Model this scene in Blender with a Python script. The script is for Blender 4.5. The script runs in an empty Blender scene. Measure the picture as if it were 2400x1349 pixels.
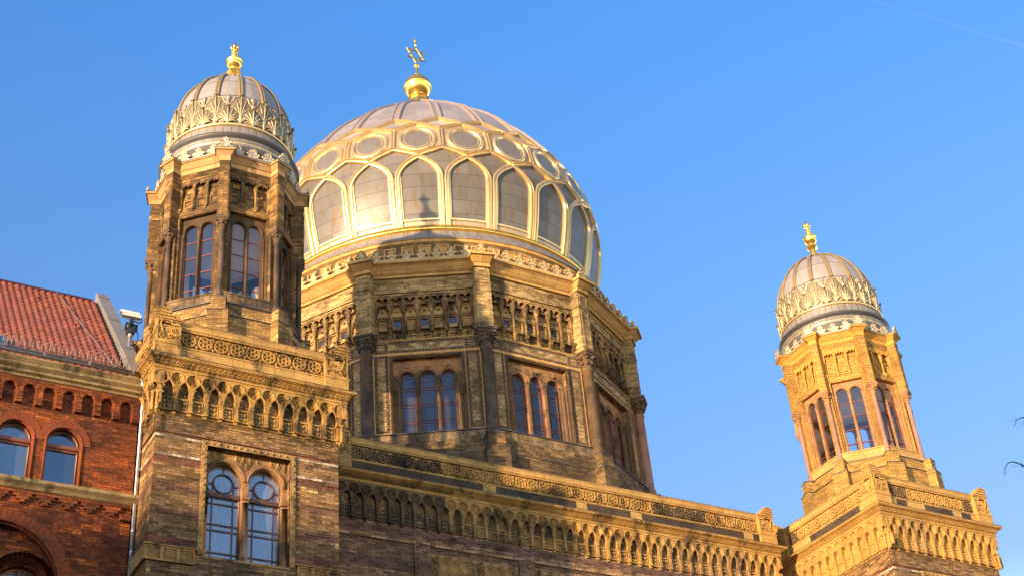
import bpy, math, random
import numpy as np
from mathutils import Vector, Matrix
from mathutils.geometry import tessellate_polygon
random.seed(7)
R = math.radians
sc = bpy.context.scene
col = sc.collection

# ------------------------------------------------------------------ camera
cd = bpy.data.cameras.new('camera'); cam = bpy.data.objects.new('camera', cd); col.objects.link(cam)
yaw, pit, roll, fpx = 0.5686250125, 0.5983395161, -0.0943507910, 3349.33575
fw = Vector((math.sin(yaw)*math.cos(pit), math.cos(yaw)*math.cos(pit), math.sin(pit)))
rt = Vector((math.cos(yaw), -math.sin(yaw), 0)); up = rt.cross(fw)
r2 = rt*math.cos(roll)+up*math.sin(roll); u2 = up*math.cos(roll)-rt*math.sin(roll)
mw = Matrix((r2, u2, -fw)).transposed().to_4x4()
mw.translation = Vector((-12.0733419, -35.4818466, 1.70012))
cam.matrix_world = mw
cd.sensor_width = 36; cd.lens = 36*fpx/2400; cd.clip_start = .1; cd.clip_end = 20000
sc.camera = cam

# ------------------------------------------------------------------ sky, sun, exposure
SUN_AZ, SUN_EL = R(23.4), R(4.6)          # azimuth from the facade line (-x) towards the street (-y)
to_sun = Vector((-math.cos(SUN_AZ)*math.cos(SUN_EL), -math.sin(SUN_AZ)*math.cos(SUN_EL), math.sin(SUN_EL)))
w = bpy.data.worlds.new('World'); sc.world = w; w.use_nodes = True
nt = w.node_tree; nt.nodes.clear()
sky = nt.nodes.new('ShaderNodeTexSky'); sky.sky_type = 'NISHITA'; sky.sun_disc = False
sky.sun_elevation = SUN_EL; sky.sun_rotation = math.atan2(to_sun.x, to_sun.y)
sky.altitude = 50; sky.air_density = 1.0; sky.dust_density = 0.0; sky.ozone_density = 5.0
bg = nt.nodes.new('ShaderNodeBackground'); bg.inputs['Strength'].default_value = 0.15
wo = nt.nodes.new('ShaderNodeOutputWorld')
# paler, milkier air towards the horizon
tc = nt.nodes.new('ShaderNodeTexCoord'); sx = nt.nodes.new('ShaderNodeSeparateXYZ'); nt.links.new(tc.outputs['Generated'], sx.inputs[0])
hr = nt.nodes.new('ShaderNodeValToRGB'); nt.links.new(sx.outputs[2], hr.inputs[0])
for k, (p_, c_) in enumerate([(.0, (1.0, .48, .31)), (.17, (.66, .275, .175)), (.36, (.25, .09, .0625)), (.464, (.21, .098, .073)), (.587, (.193, .11, .089)), (.71, (.158, .119, .1075))]):
    e_ = hr.color_ramp.elements[k] if k < 2 else hr.color_ramp.elements.new(p_)
    e_.position = p_; e_.color = c_+(1,)
mu = nt.nodes.new('ShaderNodeMix'); mu.data_type = 'RGBA'; mu.blend_type = 'MULTIPLY'; mu.inputs[0].default_value = 1.0
nt.links.new(sky.outputs[0], mu.inputs[6]); nt.links.new(hr.outputs[0], mu.inputs[7])
sc3 = nt.nodes.new('ShaderNodeVectorMath'); sc3.operation = 'SCALE'; sc3.inputs['Scale'].default_value = 8.6; nt.links.new(mu.outputs[2], sc3.inputs[0])
nt.links.new(sc3.outputs[0], bg.inputs[0]); nt.links.new(bg.outputs[0], wo.inputs[0])
sd = bpy.data.lights.new('sun', 'SUN'); sd.energy = 2.0; sd.angle = R(0.6); sd.color = (1.0, .71, .42)
so = bpy.data.objects.new('sun', sd); col.objects.link(so)
so.rotation_euler = (-to_sun).to_track_quat('-Z', 'Y').to_euler()
so.location = (-60, -30, 60)
sc.view_settings.view_transform = 'Standard'; sc.view_settings.look = 'None'
sc.view_settings.exposure = 2.5; sc.view_settings.gamma = 1.0

# ------------------------------------------------------------------ mesh helpers
# local facade frame: x along the wall, y = -d (d = distance out of the wall), z up
class MB:
    def __init__(s): s.v, s.f, s.m, s.s, s.uv = [], [], [], [], []
    def add(s, vs, fs, mat=0, smooth=False, uvs=None):
        o = len(s.v); s.v += [tuple(map(float, p)) for p in vs]
        for i, f in enumerate(fs):
            s.f.append(tuple(o+k for k in f)); s.m.append(mat); s.s.append(smooth)
            s.uv.append(uvs[i] if uvs else None)
        return s
    def box(s, x0, x1, y0, y1, z0, z1, mat=0):
        v = [(x0,y0,z0),(x1,y0,z0),(x1,y1,z0),(x0,y1,z0),(x0,y0,z1),(x1,y0,z1),(x1,y1,z1),(x0,y1,z1)]
        return s.add(v, [(0,3,2,1),(4,5,6,7),(0,1,5,4),(1,2,6,5),(2,3,7,6),(3,0,4,7)], mat)
    def bd(s, u0, u1, d0, d1, z0, z1, mat=0): return s.box(u0, u1, -d1, -d0, z0, z1, mat)
    def plate(s, outer, holes=(), d0=0., d1=.1, mat=0, back=False, sides=True, skip=None, side_mat=None):
        def area(l): return sum(a[0]*b[1]-b[0]*a[1] for a, b in zip(l, l[1:]+l[:1]))
        outer = list(outer); outer = outer if area(outer) > 0 else outer[::-1]
        loops = [outer]+[list(h) if area(list(h)) < 0 else list(h)[::-1] for h in holes]
        flat = [p for l in loops for p in l]
        tris = tessellate_polygon([[Vector((p[0], p[1], 0)) for p in l] for l in loops])
        ft = []
        for t in tris:
            a, b, c = (flat[i] for i in t)
            ar = (b[0]-a[0])*(c[1]-a[1])-(c[0]-a[0])*(b[1]-a[1])
            if abs(ar) < 1e-12: continue
            ft.append(tuple(t) if ar > 0 else tuple(t[::-1]))
        s.add([(p[0], -d1, p[1]) for p in flat], ft, mat)
        if back: s.add([(p[0], -d0, p[1]) for p in flat], [t[::-1] for t in ft], mat)
        if sides:
            for l in loops:
                n = len(l); vs = [(p[0], -d1, p[1]) for p in l]+[(p[0], -d0, p[1]) for p in l]
                fs = []
                for i in range(n):
                    j = (i+1) % n
                    if skip and skip(l[i], l[j]): continue
                    fs.append((i, i+n, j+n, j))
                s.add(vs, fs, mat if side_mat is None else side_mat)
        return s
    def lathe(s, prof, n=24, c=(0,0,0), a0=0., mat=0, smooth=True, a_range=None):
        vs, fs = [], []
        full = a_range is None
        m = n if full else n+1
        for r, z in prof:
            for k in range(m):
                a = R(a0)+2*math.pi*k/n if full else R(a_range[0]+(a_range[1]-a_range[0])*k/n)
                vs.append((c[0]+r*math.sin(a), c[1]-r*math.cos(a), c[2]+z))
        for i in range(len(prof)-1):
            for k in range(n):
                k2 = (k+1) % m
                fs.append((i*m+k, i*m+k2, (i+1)*m+k2, (i+1)*m+k))
        return s.add(vs, fs, mat, smooth)
    def sweep(s, prof, path, closed=False, mat=0, skip=()):
        n = len(path); offs = []
        for i in range(n):
            def nrm(a, b):
                dx, dy = b[0]-a[0], b[1]-a[1]; l = math.hypot(dx, dy); return (dy/l, -dx/l)
            ns = []
            if closed or i > 0: ns.append(nrm(path[i-1], path[i]))
            if closed or i < n-1: ns.append(nrm(path[i], path[(i+1) % n]))
            if len(ns) == 2:
                mx, my = ns[0][0]+ns[1][0], ns[0][1]+ns[1][1]; k = 2/(mx*mx+my*my); offs.append((mx*k, my*k))
            else: offs.append(ns[0])
        vs = [(p[0]+o[0]*d, p[1]+o[1]*d, z) for d, z in prof for p, o in zip(path, offs)]
        fs, ms = [], []
        for i in range(len(prof)-1):
            for k in range(n if closed else n-1):
                j = (k+1) % n; fs.append((i*n+k, i*n+j, (i+1)*n+j, (i+1)*n+k))
        return s.add(vs, fs, mat)
    def tube(s, pts, r, n=6, mat=0, cap=True, smooth=True):
        pts = [Vector(p) for p in pts]; rs = r if isinstance(r, (list, tuple)) else [r]*len(pts)
        t = (pts[1]-pts[0]).normalized(); a = t.orthogonal().normalized(); vs = []
        for i, p in enumerate(pts):
            if 0 < i < len(pts)-1: t2 = (pts[i+1]-pts[i-1]).normalized()
            elif i == 0: t2 = t
            else: t2 = (pts[i]-pts[i-1]).normalized()
            a = (a-t2*a.dot(t2)).normalized(); b = t2.cross(a)
            for k in range(n):
                g = 2*math.pi*k/n; vs.append(p+(a*math.cos(g)+b*math.sin(g))*rs[i])
        fs = [(i*n+k, i*n+(k+1) % n, (i+1)*n+(k+1) % n, (i+1)*n+k) for i in range(len(pts)-1) for k in range(n)]
        if cap:
            fs.append(tuple(range(n))[::-1]); fs.append(tuple((len(pts)-1)*n+k for k in range(n)))
        return s.add(vs, fs, mat, smooth)
    def ball(s, c, r, n=8, m=5, mat=0, sc=(1,1,1)):
        vs, fs = [], []
        for i in range(m+1):
            th = math.pi*i/m
            for k in range(n):
                a = 2*math.pi*k/n
                vs.append((c[0]+r*sc[0]*math.sin(th)*math.cos(a), c[1]+r*sc[1]*math.sin(th)*math.sin(a), c[2]-r*sc[2]*math.cos(th)))
        fs = [(i*n+k, i*n+(k+1) % n, (i+1)*n+(k+1) % n, (i+1)*n+k) for i in range(m) for k in range(n)]
        return s.add(vs, fs, mat, True)
    def disc(s, u, z, r, d, h, n=8, mat=0):     # a low boss on a wall
        v = [(u+r*math.cos(2*math.pi*k/n), -d, z+r*math.sin(2*math.pi*k/n)) for k in range(n)]
        v += [(u+.55*r*math.cos(2*math.pi*k/n), -d-h, z+.55*r*math.sin(2*math.pi*k/n)) for k in range(n)]
        return s.add(v, [(k, (k+1) % n, n+(k+1) % n, n+k) for k in range(n)]+[tuple(range(n, 2*n))], mat)
    def moved(s, other, ang=0., loc=(0,0,0), flipx=False):      # append another builder, turned about z and shifted
        c, q = math.cos(R(ang)), math.sin(R(ang))
        o = len(s.v)
        for x, y, z in other.v: s.v.append((x*c-y*q+loc[0], x*q+y*c+loc[1], z+loc[2]))
        s.f += [tuple(o+k for k in f) for f in other.f]; s.m += other.m; s.s += other.s; s.uv += other.uv
        return s
    def mesh(s, name):
        me = bpy.data.meshes.new(name); me.from_pydata(s.v, [], s.f)
        me.polygons.foreach_set('material_index', s.m); me.polygons.foreach_set('use_smooth', s.s)
        uvl = me.uv_layers.new(name='UVMap'); out = np.zeros((len(me.loops), 2), 'f')
        me.update()
        nr = np.zeros(len(me.polygons)*3, 'f'); me.polygons.foreach_get('normal', nr); nr = nr.reshape(-1, 3)
        i = 0
        for f, n, uv in zip(s.f, nr, s.uv):
            if uv is not None:
                for k in range(len(f)): out[i+k] = uv[k]
            elif abs(n[2]) < .8:
                l = math.hypot(n[0], n[1]); tx, ty = -n[1]/l, n[0]/l
                for k, vi in enumerate(f):
                    p = s.v[vi]; out[i+k] = (p[0]*tx+p[1]*ty, p[2])
            else:
                for k, vi in enumerate(f):
                    p = s.v[vi]; out[i+k] = (p[0], p[1])
            i += len(f)
        uvl.data.foreach_set('uv', out.ravel())
        me.update(); return me

def obj(name, mb, mats, parent=None, loc=(0,0,0), rot=0., label=None, cat=None, group=None, kind=None, om=None):
    me = mb.mesh(name) if isinstance(mb, MB) else mb
    if not me.materials:
        for m in (mats if isinstance(mats, (list, tuple)) else [mats]): me.materials.append(m)
    o = bpy.data.objects.new(name, me); col.objects.link(o)
    o.location = loc; o.rotation_euler = (0, 0, R(rot))
    if parent: o.parent = parent
    if om: o.material_slots[0].link = 'OBJECT'; o.material_slots[0].material = om
    return tag(o, label, cat, group, kind)
def tag(o, label=None, cat=None, group=None, kind=None):
    if label: o['label'] = label
    if cat: o['category'] = cat
    if group: o['group'] = group
    if kind: o['kind'] = kind
    return o
def empty(name, loc, label, cat, group=None):
    o = bpy.data.objects.new(name, None); col.objects.link(o); o.location = loc; return tag(o, label, cat, group)
def again(src, parent, loc, rot=0., mat=None):            # a copy that shares its mesh
    o = src.copy(); col.objects.link(o); o.parent = parent; o.location = loc; o.rotation_euler = (0, 0, R(rot))
    if mat:
        o.material_slots[0].link = 'OBJECT'; o.material_slots[0].material = mat
    return o
def copy_tree(o, kids, swap=None, parent=None):           # a thing with copies of its parts and sub-parts
    c = o.copy(); col.objects.link(c)
    if parent: c.parent = parent
    for s in c.material_slots:
        if swap and s.material and s.material.name in swap: n = swap[s.material.name]; s.link = 'OBJECT'; s.material = n
    for ch in kids.get(o.name, []): copy_tree(ch, kids, swap, c)
    return c
def polypath(ap, n, phase):                                # corners of a regular polygon with apothem ap
    rr = ap/math.cos(math.pi/n)
    return [(rr*math.sin(R(phase+360*k/n)), -rr*math.cos(R(phase+360*k/n))) for k in range(n)]
def at(ang, ap, u=0.):                                     # a point on a polygon face
    a = R(ang); return (ap*math.sin(a)+u*math.cos(a), -ap*math.cos(a)+u*math.sin(a))
def rect(u0, u1, z0, z1): return [(u0,z0),(u1,z0),(u1,z1),(u0,z1)]
def archloop(u, hw, z0, zs, n=10, k=1.0):                  # round-headed opening
    return [(u-hw, z0), (u+hw, z0)]+[(u+hw*math.cos(math.pi*i/n), zs+k*hw*math.sin(math.pi*i/n)) for i in range(n+1)]
def arcpts(u, r, zs, d, a0=0, a1=180, n=14): return [(u+r*math.cos(R(a0+(a1-a0)*i/n)), -d, zs+r*math.sin(R(a0+(a1-a0)*i/n))) for i in range(n+1)]
def circ(u, z, r, n=12, ph=0.): return [(u+r*math.cos(ph+2*math.pi*k/n), z+r*math.sin(ph+2*math.pi*k/n)) for k in range(n)]

# ------------------------------------------------------------------ materials
class NT:
    def __init__(s, name):
        s.m = bpy.data.materials.new(name); s.m.use_nodes = True; s.t = s.m.node_tree; s.t.nodes.clear()
        s.out = s.n('ShaderNodeOutputMaterial')
    def n(s, typ, ins=None, **kw):
        nd = s.t.nodes.new(typ)
        for k, v in kw.items(): setattr(nd, k, v)
        for k, v in (ins or {}).items(): s.set(nd.inputs[k], v)
        return nd
    def set(s, sock, v):
        if isinstance(v, bpy.types.NodeSocket): s.t.links.new(v, sock)
        elif isinstance(v, (tuple, list)) and sock.type == 'RGBA': sock.default_value = tuple(v)+((1,) if len(v) == 3 else ())
        else: sock.default_value = v
    def math(s, op, a, b=None, c=None):
        nd = s.n('ShaderNodeMath', operation=op); s.set(nd.inputs[0], a)
        if b is not None: s.set(nd.inputs[1], b)
        if c is not None: s.set(nd.inputs[2], c)
        return nd.outputs[0]
    def mix(s, f, a, b, bt='MIX'):
        nd = s.n('ShaderNodeMix', data_type='RGBA', blend_type=bt); s.set(nd.inputs[0], f); s.set(nd.inputs[6], a); s.set(nd.inputs[7], b); return nd.outputs[2]
    def ramp(s, f, stops, interp='LINEAR'):
        nd = s.n('ShaderNodeValToRGB', {'Fac': f}); cr = nd.color_ramp; cr.interpolation = interp
        while len(cr.elements) > 1: cr.elements.remove(cr.elements[-1])
        for i, (p, c) in enumerate(stops):
            e = cr.elements[0] if i == 0 else cr.elements.new(p)
            e.position = p; c = c if isinstance(c, (tuple, list)) else (c, c, c); e.color = tuple(c)+(1,)
        return nd.outputs[0]
    def sstep(s, f, a, b): 
        nd = s.n('ShaderNodeMapRange', {'Value': f, 'From Min': a, 'From Max': b}); nd.interpolation_type = 'SMOOTHSTEP'; return nd.outputs[0]
    def pos(s): return s.n('ShaderNodeNewGeometry').outputs['Position']
    def uv(s): return s.n('ShaderNodeUVMap').outputs[0]
    def noise(s, vec, scale, detail=4, rough=.6, sc=(1,1,1)):
        if sc != (1,1,1): vec = s.n('ShaderNodeMapping', {'Vector': vec, 'Scale': sc}).outputs[0]
        return s.n('ShaderNodeTexNoise', {'Vector': vec, 'Scale': scale, 'Detail': detail, 'Roughness': rough}).outputs[0]
    def bump(s, h, strength=.3, dist=.02, nrm=None):
        nd = s.n('ShaderNodeBump', {'Height': h, 'Strength': strength, 'Distance': dist})
        if nrm is not None: s.set(nd.inputs['Normal'], nrm)
        return nd.outputs[0]
    def done(s, **ins):
        b = s.n('ShaderNodeBsdfPrincipled')
        for k, v in ins.items():
            k = {'color': 'Base Color', 'rough': 'Roughness', 'metal': 'Metallic', 'normal': 'Normal', 'spec': 'Specular IOR Level', 'coat': 'Coat Weight', 'ior': 'IOR'}.get(k, k)
            s.set(b.inputs[k], v)
        s.t.links.new(b.outputs[0], s.out.inputs[0]); return s.m
    def grime(s, amount, scale=.9):       # soot that has settled in large clouds; the right-hand tower was cleaned
        p = s.pos(); n = s.noise(p, scale, 6, .68)
        x = s.n('ShaderNodeSeparateXYZ', {'Vector': p}).outputs[0]
        clean = s.sstep(x, 19., 23.)
        th = s.math('ADD', 1.0-amount, s.math('MULTIPLY', clean, .22))
        return s.sstep(s.math('SUBTRACT', n, th), -.09, .07)

def brick_mat(name, c1, c2, mortar, new=None, soot=(.05,.035,.02), grime=.42, bw=.25, rh=.077, bands=None, patch=.60, bump=.5, var=1.):
    t = NT(name); uv = t.uv()
    br = t.n('ShaderNodeTexBrick', {'Vector': uv, 'Color1': c1, 'Color2': c2, 'Mortar': mortar, 'Scale': 1., 'Mortar Size': .010, 'Mortar Smooth': .2, 'Bias': 0., 'Brick Width': bw, 'Row Height': rh})
    br.offset = .5
    c = br.outputs[0]; fac = br.outputs[1]
    big = t.noise(t.pos(), .55, 5, .6)
    c = t.mix(t.sstep(big, .35, .75), c, t.mix(.55, c, soot))
    if bands:
        z = t.n('ShaderNodeSeparateXYZ', {'Vector': t.pos()}).outputs[2]
        wob = t.math('FLOOR', t.math('DIVIDE', z, rh)); z = t.math('MULTIPLY', wob, rh)
        for z0, z1, bc in bands:
            f = t.math('MULTIPLY', t.math('GREATER_THAN', z, z0), t.math('LESS_THAN', z, z1))
            f = t.math('MULTIPLY', f, t.math('SUBTRACT', 1., fac))
            c = t.mix(t.math('MULTIPLY', f, .85), c, bc)
    g = t.grime(grime)
    c = t.mix(t.math('MULTIPLY', g, .72), c, soot)
    if new:
        sn = t.n('ShaderNodeVectorMath', {0: uv, 1: (.5, rh*2, 1)}, operation='SNAP').outputs[0]
        pn = t.noise(t.n('ShaderNodeVectorMath', {0: sn, 1: t.n('ShaderNodeObjectInfo').outputs['Location']}, operation='ADD').outputs[0], 1.35, 3, .7)
        f = t.math('MULTIPLY', t.math('GREATER_THAN', pn, patch), t.math('SUBTRACT', 1., fac))
        c = t.mix(t.math('MULTIPLY', f, .8), c, new)
    row = t.math('FLOOR', t.math('DIVIDE', t.n('ShaderNodeSeparateXYZ', {'Vector': uv}).outputs[1], rh))
    sh = t.n('ShaderNodeCombineXYZ', {'X': t.math('MULTIPLY', t.math('MODULO', row, 2.), bw*.5)}).outputs[0]
    cell = t.n('ShaderNodeVectorMath', {0: t.n('ShaderNodeVectorMath', {0: uv, 1: sh}, operation='ADD').outputs[0], 1: (bw, rh, 1)}, operation='SNAP').outputs[0]
    rnd_ = t.n('ShaderNodeTexWhiteNoise', {'Vector': cell}, noise_dimensions='3D').outputs[0]
    c = t.mix(t.math('SUBTRACT', 1., fac), c, t.mix(1., c, t.ramp(rnd_, [(0., 1-.48*var), (.5, 1-.05*var), (1., 1+.5*var)]), 'MULTIPLY'))
    fine = t.noise(t.pos(), 22, 3, .6)
    c = t.mix(1., c, t.ramp(fine, [(.3, .72), (.7, 1.2)]), 'MULTIPLY')
    h = t.math('ADD', t.math('MULTIPLY', t.math('SUBTRACT', 1., fac), .7), t.math('MULTIPLY', fine, .4))
    return t.done(color=c, rough=.86, normal=t.bump(h, bump, .012), spec=.15)

def stone_mat(name, c1, c2, soot=(.035,.028,.02), grime=.40, blocks=None, rough=.85, bump=.45, spots=None):
    t = NT(name); p = t.pos()
    n = t.noise(p, 1.7, 6, .65); c = t.mix(t.sstep(n, .3, .72), c1, c2)
    h = t.noise(p, 16, 5, .7)
    c = t.mix(1., c, t.ramp(h, [(.28, .70), (.72, 1.22)]), 'MULTIPLY')
    if blocks:
        br = t.n('ShaderNodeTexBrick', {'Vector': t.uv(), 'Color1': (.86,.86,.86), 'Color2': (1.1,1.07,1.0), 'Mortar': (.4,.36,.3), 'Scale': 1., 'Mortar Size': .006, 'Mortar Smooth': .1, 'Brick Width': blocks[0], 'Row Height': blocks[1]})
        br.offset = 0.
        c = t.mix(1., c, br.outputs[0], 'MULTIPLY')
    g = t.grime(grime, 1.1)
    st = t.noise(p, 1., 5, .7, (5, 5, .7))
    g = t.math('MULTIPLY', g, t.sstep(st, .25, .6))
    c = t.mix(t.math('MULTIPLY', g, .9), c, soot)
    if spots: c = t.mix(t.sstep(t.noise(p, 2.6, 4, .6), spots[0], spots[0]+.03), c, spots[1])
    return t.done(color=c, rough=rough, normal=t.bump(h, bump, .03), spec=.15)

M = {}
YB1, YB2 = (0.47, 0.2622, 0.075), (0.32, 0.1702, 0.05)
band_red, band_dark, band_wht = (0.16, 0.05, 0.028), (0.13, 0.0552, 0.035), (0.5, 0.4, 0.28)
M['brick'] = brick_mat('yellow brick', YB1, YB2, (0.132, 0.089, 0.057), (0.484, 0.291, 0.106), grime=.44)
M['brick_tower'] = brick_mat('banded tower brick', (0.324, 0.178, 0.063), (0.207, 0.112, 0.041), (0.135, 0.087, 0.054), (0.504, 0.298, 0.099), grime=.40, patch=.63,
    var=1.25, bands=[(20.49,20.62,band_red),(20.44,20.50,band_wht),(19.70,19.99,band_red),(19.93,19.99,band_wht),(18.90,19.16,band_dark),(18.15,18.39,band_dark),(17.40,17.60,band_red)])
M['brick_centre'] = brick_mat('purple banded brick', (0.270, 0.149, 0.072), (0.189, 0.104, 0.054), (0.153, 0.108, 0.081), (0.288, 0.166, 0.077), grime=.38, patch=.68,
    var=1.2, bands=[(20.88,21.12,(0.13, 0.0644, 0.045)),(20.69,20.76,(0.42, 0.2484, 0.1)),(20.56,20.70,(0.11, 0.05, 0.035)),(19.70,20.05,(0.1, 0.05, 0.035))])
M['brick_drum'] = brick_mat('drum brick', (.53, .355, .135), (.35, .225, .085), (.21, .155, .085), (.42, .20, .085), grime=.44, patch=.68)
M['brick_dark'] = brick_mat('sooty brick', (0.26, 0.1518, 0.06), (0.13, 0.0782, 0.038), (0.11, 0.085, 0.05), (0.4, 0.2162, 0.075), grime=.50, patch=.60)
M['brick_brown'] = brick_mat('brown stripe brick', (0.115, 0.042, 0.026), (0.075, 0.032, 0.024), (0.2, 0.17, 0.12), grime=.30, bw=.13, rh=.11, bump=.3)
M['brick_red'] = brick_mat('red brick', (.33, .075, .013), (.17, .04, .011), (0.07, 0.042, 0.028), (0.47, 0.12, 0.018), soot=(0.06, 0.024, 0.014), grime=.46, bw=.255, rh=.08, patch=.62)
M['voussoir'] = stone_mat('red arch brick', (0.25, 0.065, 0.025), (0.15, 0.042, 0.02), grime=.40)
M['terracotta'] = stone_mat('golden terracotta', (0.496, 0.281, 0.080), (0.344, 0.189, 0.049), grime=.47)
M['terra_block'] = stone_mat('golden terracotta blocks', (0.490, 0.297, 0.099), (0.370, 0.215, 0.069), grime=.40, blocks=(.62,.6))
M['terra_grey'] = stone_mat('weathered terracotta', (0.408, 0.242, 0.085), (0.255, 0.149, 0.055), grime=.45)
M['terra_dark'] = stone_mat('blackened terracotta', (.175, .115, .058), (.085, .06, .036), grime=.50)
M['block_dark'] = stone_mat('black crusted blocks', (.085, .06, .04), (.04, .031, .024), grime=.36, blocks=(.62,.6), spots=(.70,(.40,.29,.16)))
M['niche'] = stone_mat('sooty and recess-shade stone', (0.4, 0.2392, 0.09), (0.17, 0.1012, 0.045), grime=.54)
M['cornice'] = stone_mat('cornice stone', (0.522, 0.319, 0.113), (0.405, 0.240, 0.077), grime=.34, blocks=(.57,3.))
M['redstone'] = stone_mat('brown pink sandstone', (.36, .195, .09), (.23, .12, .055), grime=.44)
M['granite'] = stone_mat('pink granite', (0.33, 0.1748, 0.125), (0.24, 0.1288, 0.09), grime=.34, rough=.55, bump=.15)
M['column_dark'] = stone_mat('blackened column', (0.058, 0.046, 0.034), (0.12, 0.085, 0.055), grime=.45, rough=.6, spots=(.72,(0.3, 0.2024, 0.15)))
M['jamb'] = stone_mat('dark jamb stone', (0.15, 0.0874, 0.045), (0.085, 0.058, 0.032), grime=.45)
M['sill'] = stone_mat('flaking sill stone', (0.33, 0.2162, 0.115), (0.14, 0.0966, 0.06), grime=.52, blocks=(.8,3.), spots=(.70,(0.62, 0.4416, 0.3)))
M['sandstone'] = stone_mat('weathered sandstone', (.32, .23, .11), (.19, .135, .065), soot=(0.04, 0.032, 0.02), grime=.47, blocks=(1.15,.5))
M['brick_lantern'] = brick_mat('turret brick', (0.391, 0.215, 0.064), (0.255, 0.133, 0.043), (0.119, 0.078, 0.043), (0.476, 0.266, 0.085), grime=.50, patch=.62)
M['brick_clean'] = brick_mat('cleaned turret brick', (0.515, 0.281, 0.069), (0.423, 0.221, 0.051), (0.138, 0.087, 0.028), (0.313, 0.170, 0.051), grime=.44, patch=.68, var=.45)
M['terra_clean'] = stone_mat('cleaned terracotta', (0.528, 0.282, 0.062), (0.422, 0.220, 0.044), grime=.30)
M['turret_window'] = stone_mat('sooty window stone', (.12, .072, .034), (.055, .036, .02), grime=.42)
M['turret_column'] = stone_mat('sooty column stone', (.16, .10, .065), (.07, .048, .03), grime=.48, rough=.6)
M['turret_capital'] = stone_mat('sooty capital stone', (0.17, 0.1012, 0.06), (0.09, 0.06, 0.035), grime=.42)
M['cornice_turret'] = stone_mat('turret cornice', (0.5, 0.3128, 0.14), (0.38, 0.2346, 0.1), grime=.36, blocks=(.5, 3.))
M['bark'] = NT('grey brown bark').done(color=(0.045, 0.032, 0.025), rough=.9)
M['gallery'] = stone_mat('gallery back stone', (.46, .31, .115), (.28, .185, .07), grime=.46)
M['brick_gold'] = brick_mat('golden base brick', (.56, .32, .085), (.40, .22, .055), (.16, .10, .035), (.16, .09, .035), grime=.46, patch=.66, var=.6)
M['base_dark'] = stone_mat('sooty dome base', (.30, .20, .085), (.13, .085, .04), grime=.52)
M['crest_stone'] = stone_mat('pale crest stone', (.53, .40, .21), (.41, .30, .15), grime=.30)
M['lining'] = NT('pale lining').done(color=(.72,.68,.66), rough=.9)
M['plaster'] = NT('grey plaster').done(color=(.42,.40,.38), rough=.9)

def metal(name, c, rough, stain=None, amt=.4, metal=1.0, seams=None, bump=.06, spec=.5):
    t = NT(name); p = t.pos(); n = t.noise(p, 3.5, 5, .65)
    cc = c
    if stain:
        st = t.noise(p, 2.2, 5, .65, (2.2, 2.2, .35)); cc = t.mix(t.math('MULTIPLY', t.sstep(st, .48, .72), amt), c, stain)
    r = t.n('ShaderNodeMapRange', {'Value': n, 'To Min': rough*.75, 'To Max': rough*1.35}).outputs[0]
    h = t.noise(p, 5, 3, .5)
    if seams and seams[0] > 20:      # long horizontal sheets only
        v = t.n('ShaderNodeSeparateXYZ', {'Vector': t.uv()}).outputs[1]; q = t.math('DIVIDE', v, seams[1])
        fr = t.math('FRACT', q); ln = t.math('LESS_THAN', fr, .05)
        tone = t.n('ShaderNodeTexWhiteNoise', {'Vector': t.n('ShaderNodeCombineXYZ', {'X': t.math('FLOOR', q), 'Y': t.math('FLOOR', t.math('DIVIDE', t.n('ShaderNodeSeparateXYZ', {'Vector': t.uv()}).outputs[0], 2.0))}).outputs[0]}, noise_dimensions='3D').outputs[0]
        cc = t.mix(1., cc, t.ramp(tone, [(0., .80), (1., 1.12)]), 'MULTIPLY')
        cc = t.mix(t.math('MULTIPLY', ln, .75), cc, (.05,.042,.035))
    elif seams:
        br = t.n('ShaderNodeTexBrick', {'Vector': t.uv(), 'Color1': (.90,.90,.90), 'Color2': (1.08,1.07,1.05), 'Mortar': (.40,.36,.32), 'Scale': 1., 'Mortar Size': .012, 'Mortar Smooth': .1, 'Brick Width': seams[0], 'Row Height': seams[1]})
        br.offset = 0.
        cc = t.mix(1., cc, br.outputs[0], 'MULTIPLY')
    return t.done(color=cc, metal=metal, rough=r, spec=spec, normal=t.bump(h, bump, .05))
M['gold'] = metal('gilding', (.90, .55, .12), .24, (.50, .27, .07), .4, .9)
M['gold_rib'] = metal('gilded ribs', (.74, .54, .25), .31, (.48, .33, .20), .7, .72)
M['rib_small'] = metal('dull gilded turret ribs', (.42, .30, .13), .42, (.24, .20, .15), .7, .6)
M['gold_pale'] = metal('worn pale gilding', (.47, .345, .20), .44, (.30, .19, .125), .8, .6)
M['gold_crown'] = metal('faded crown ribs', (.42, .33, .24), .40, (.28, .23, .19), .6, .5)
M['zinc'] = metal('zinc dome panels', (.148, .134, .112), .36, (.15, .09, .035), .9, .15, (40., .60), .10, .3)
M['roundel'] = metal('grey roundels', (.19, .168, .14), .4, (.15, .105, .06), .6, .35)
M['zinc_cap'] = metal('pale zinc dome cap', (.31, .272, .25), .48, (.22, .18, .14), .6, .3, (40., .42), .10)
M['zinc_small'] = metal('zinc turret panels', (.33, .29, .26), .48, (.22, .185, .13), .6, .3, (40., .75), .08)
M['lead'] = metal('grey sheet metal', (.24, .218, .195), .5, (.085, .075, .065), .5, .3, (.9, 3.))
M['lead_dark'] = metal('dark sheet metal', (.085, .078, .07), .55, (.05, .045, .04), .5, .2)
M['crest_metal'] = metal('pale cast metal', (.37, .34, .29), .5, (.20, .175, .14), .6, .25)
M['flash'] = metal('dark flashing', (.09,.085,.085), .5, None, 0, .6)
M['leaf_rim'] = metal('gilded leaf rims', (.62, .49, .26), .40, (.36, .29, .18), .6, .5)
M['leaf_grey'] = metal('dulled leaf metal', (.185, .15, .09), .55, (.06, .05, .035), .7, .3)
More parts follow.
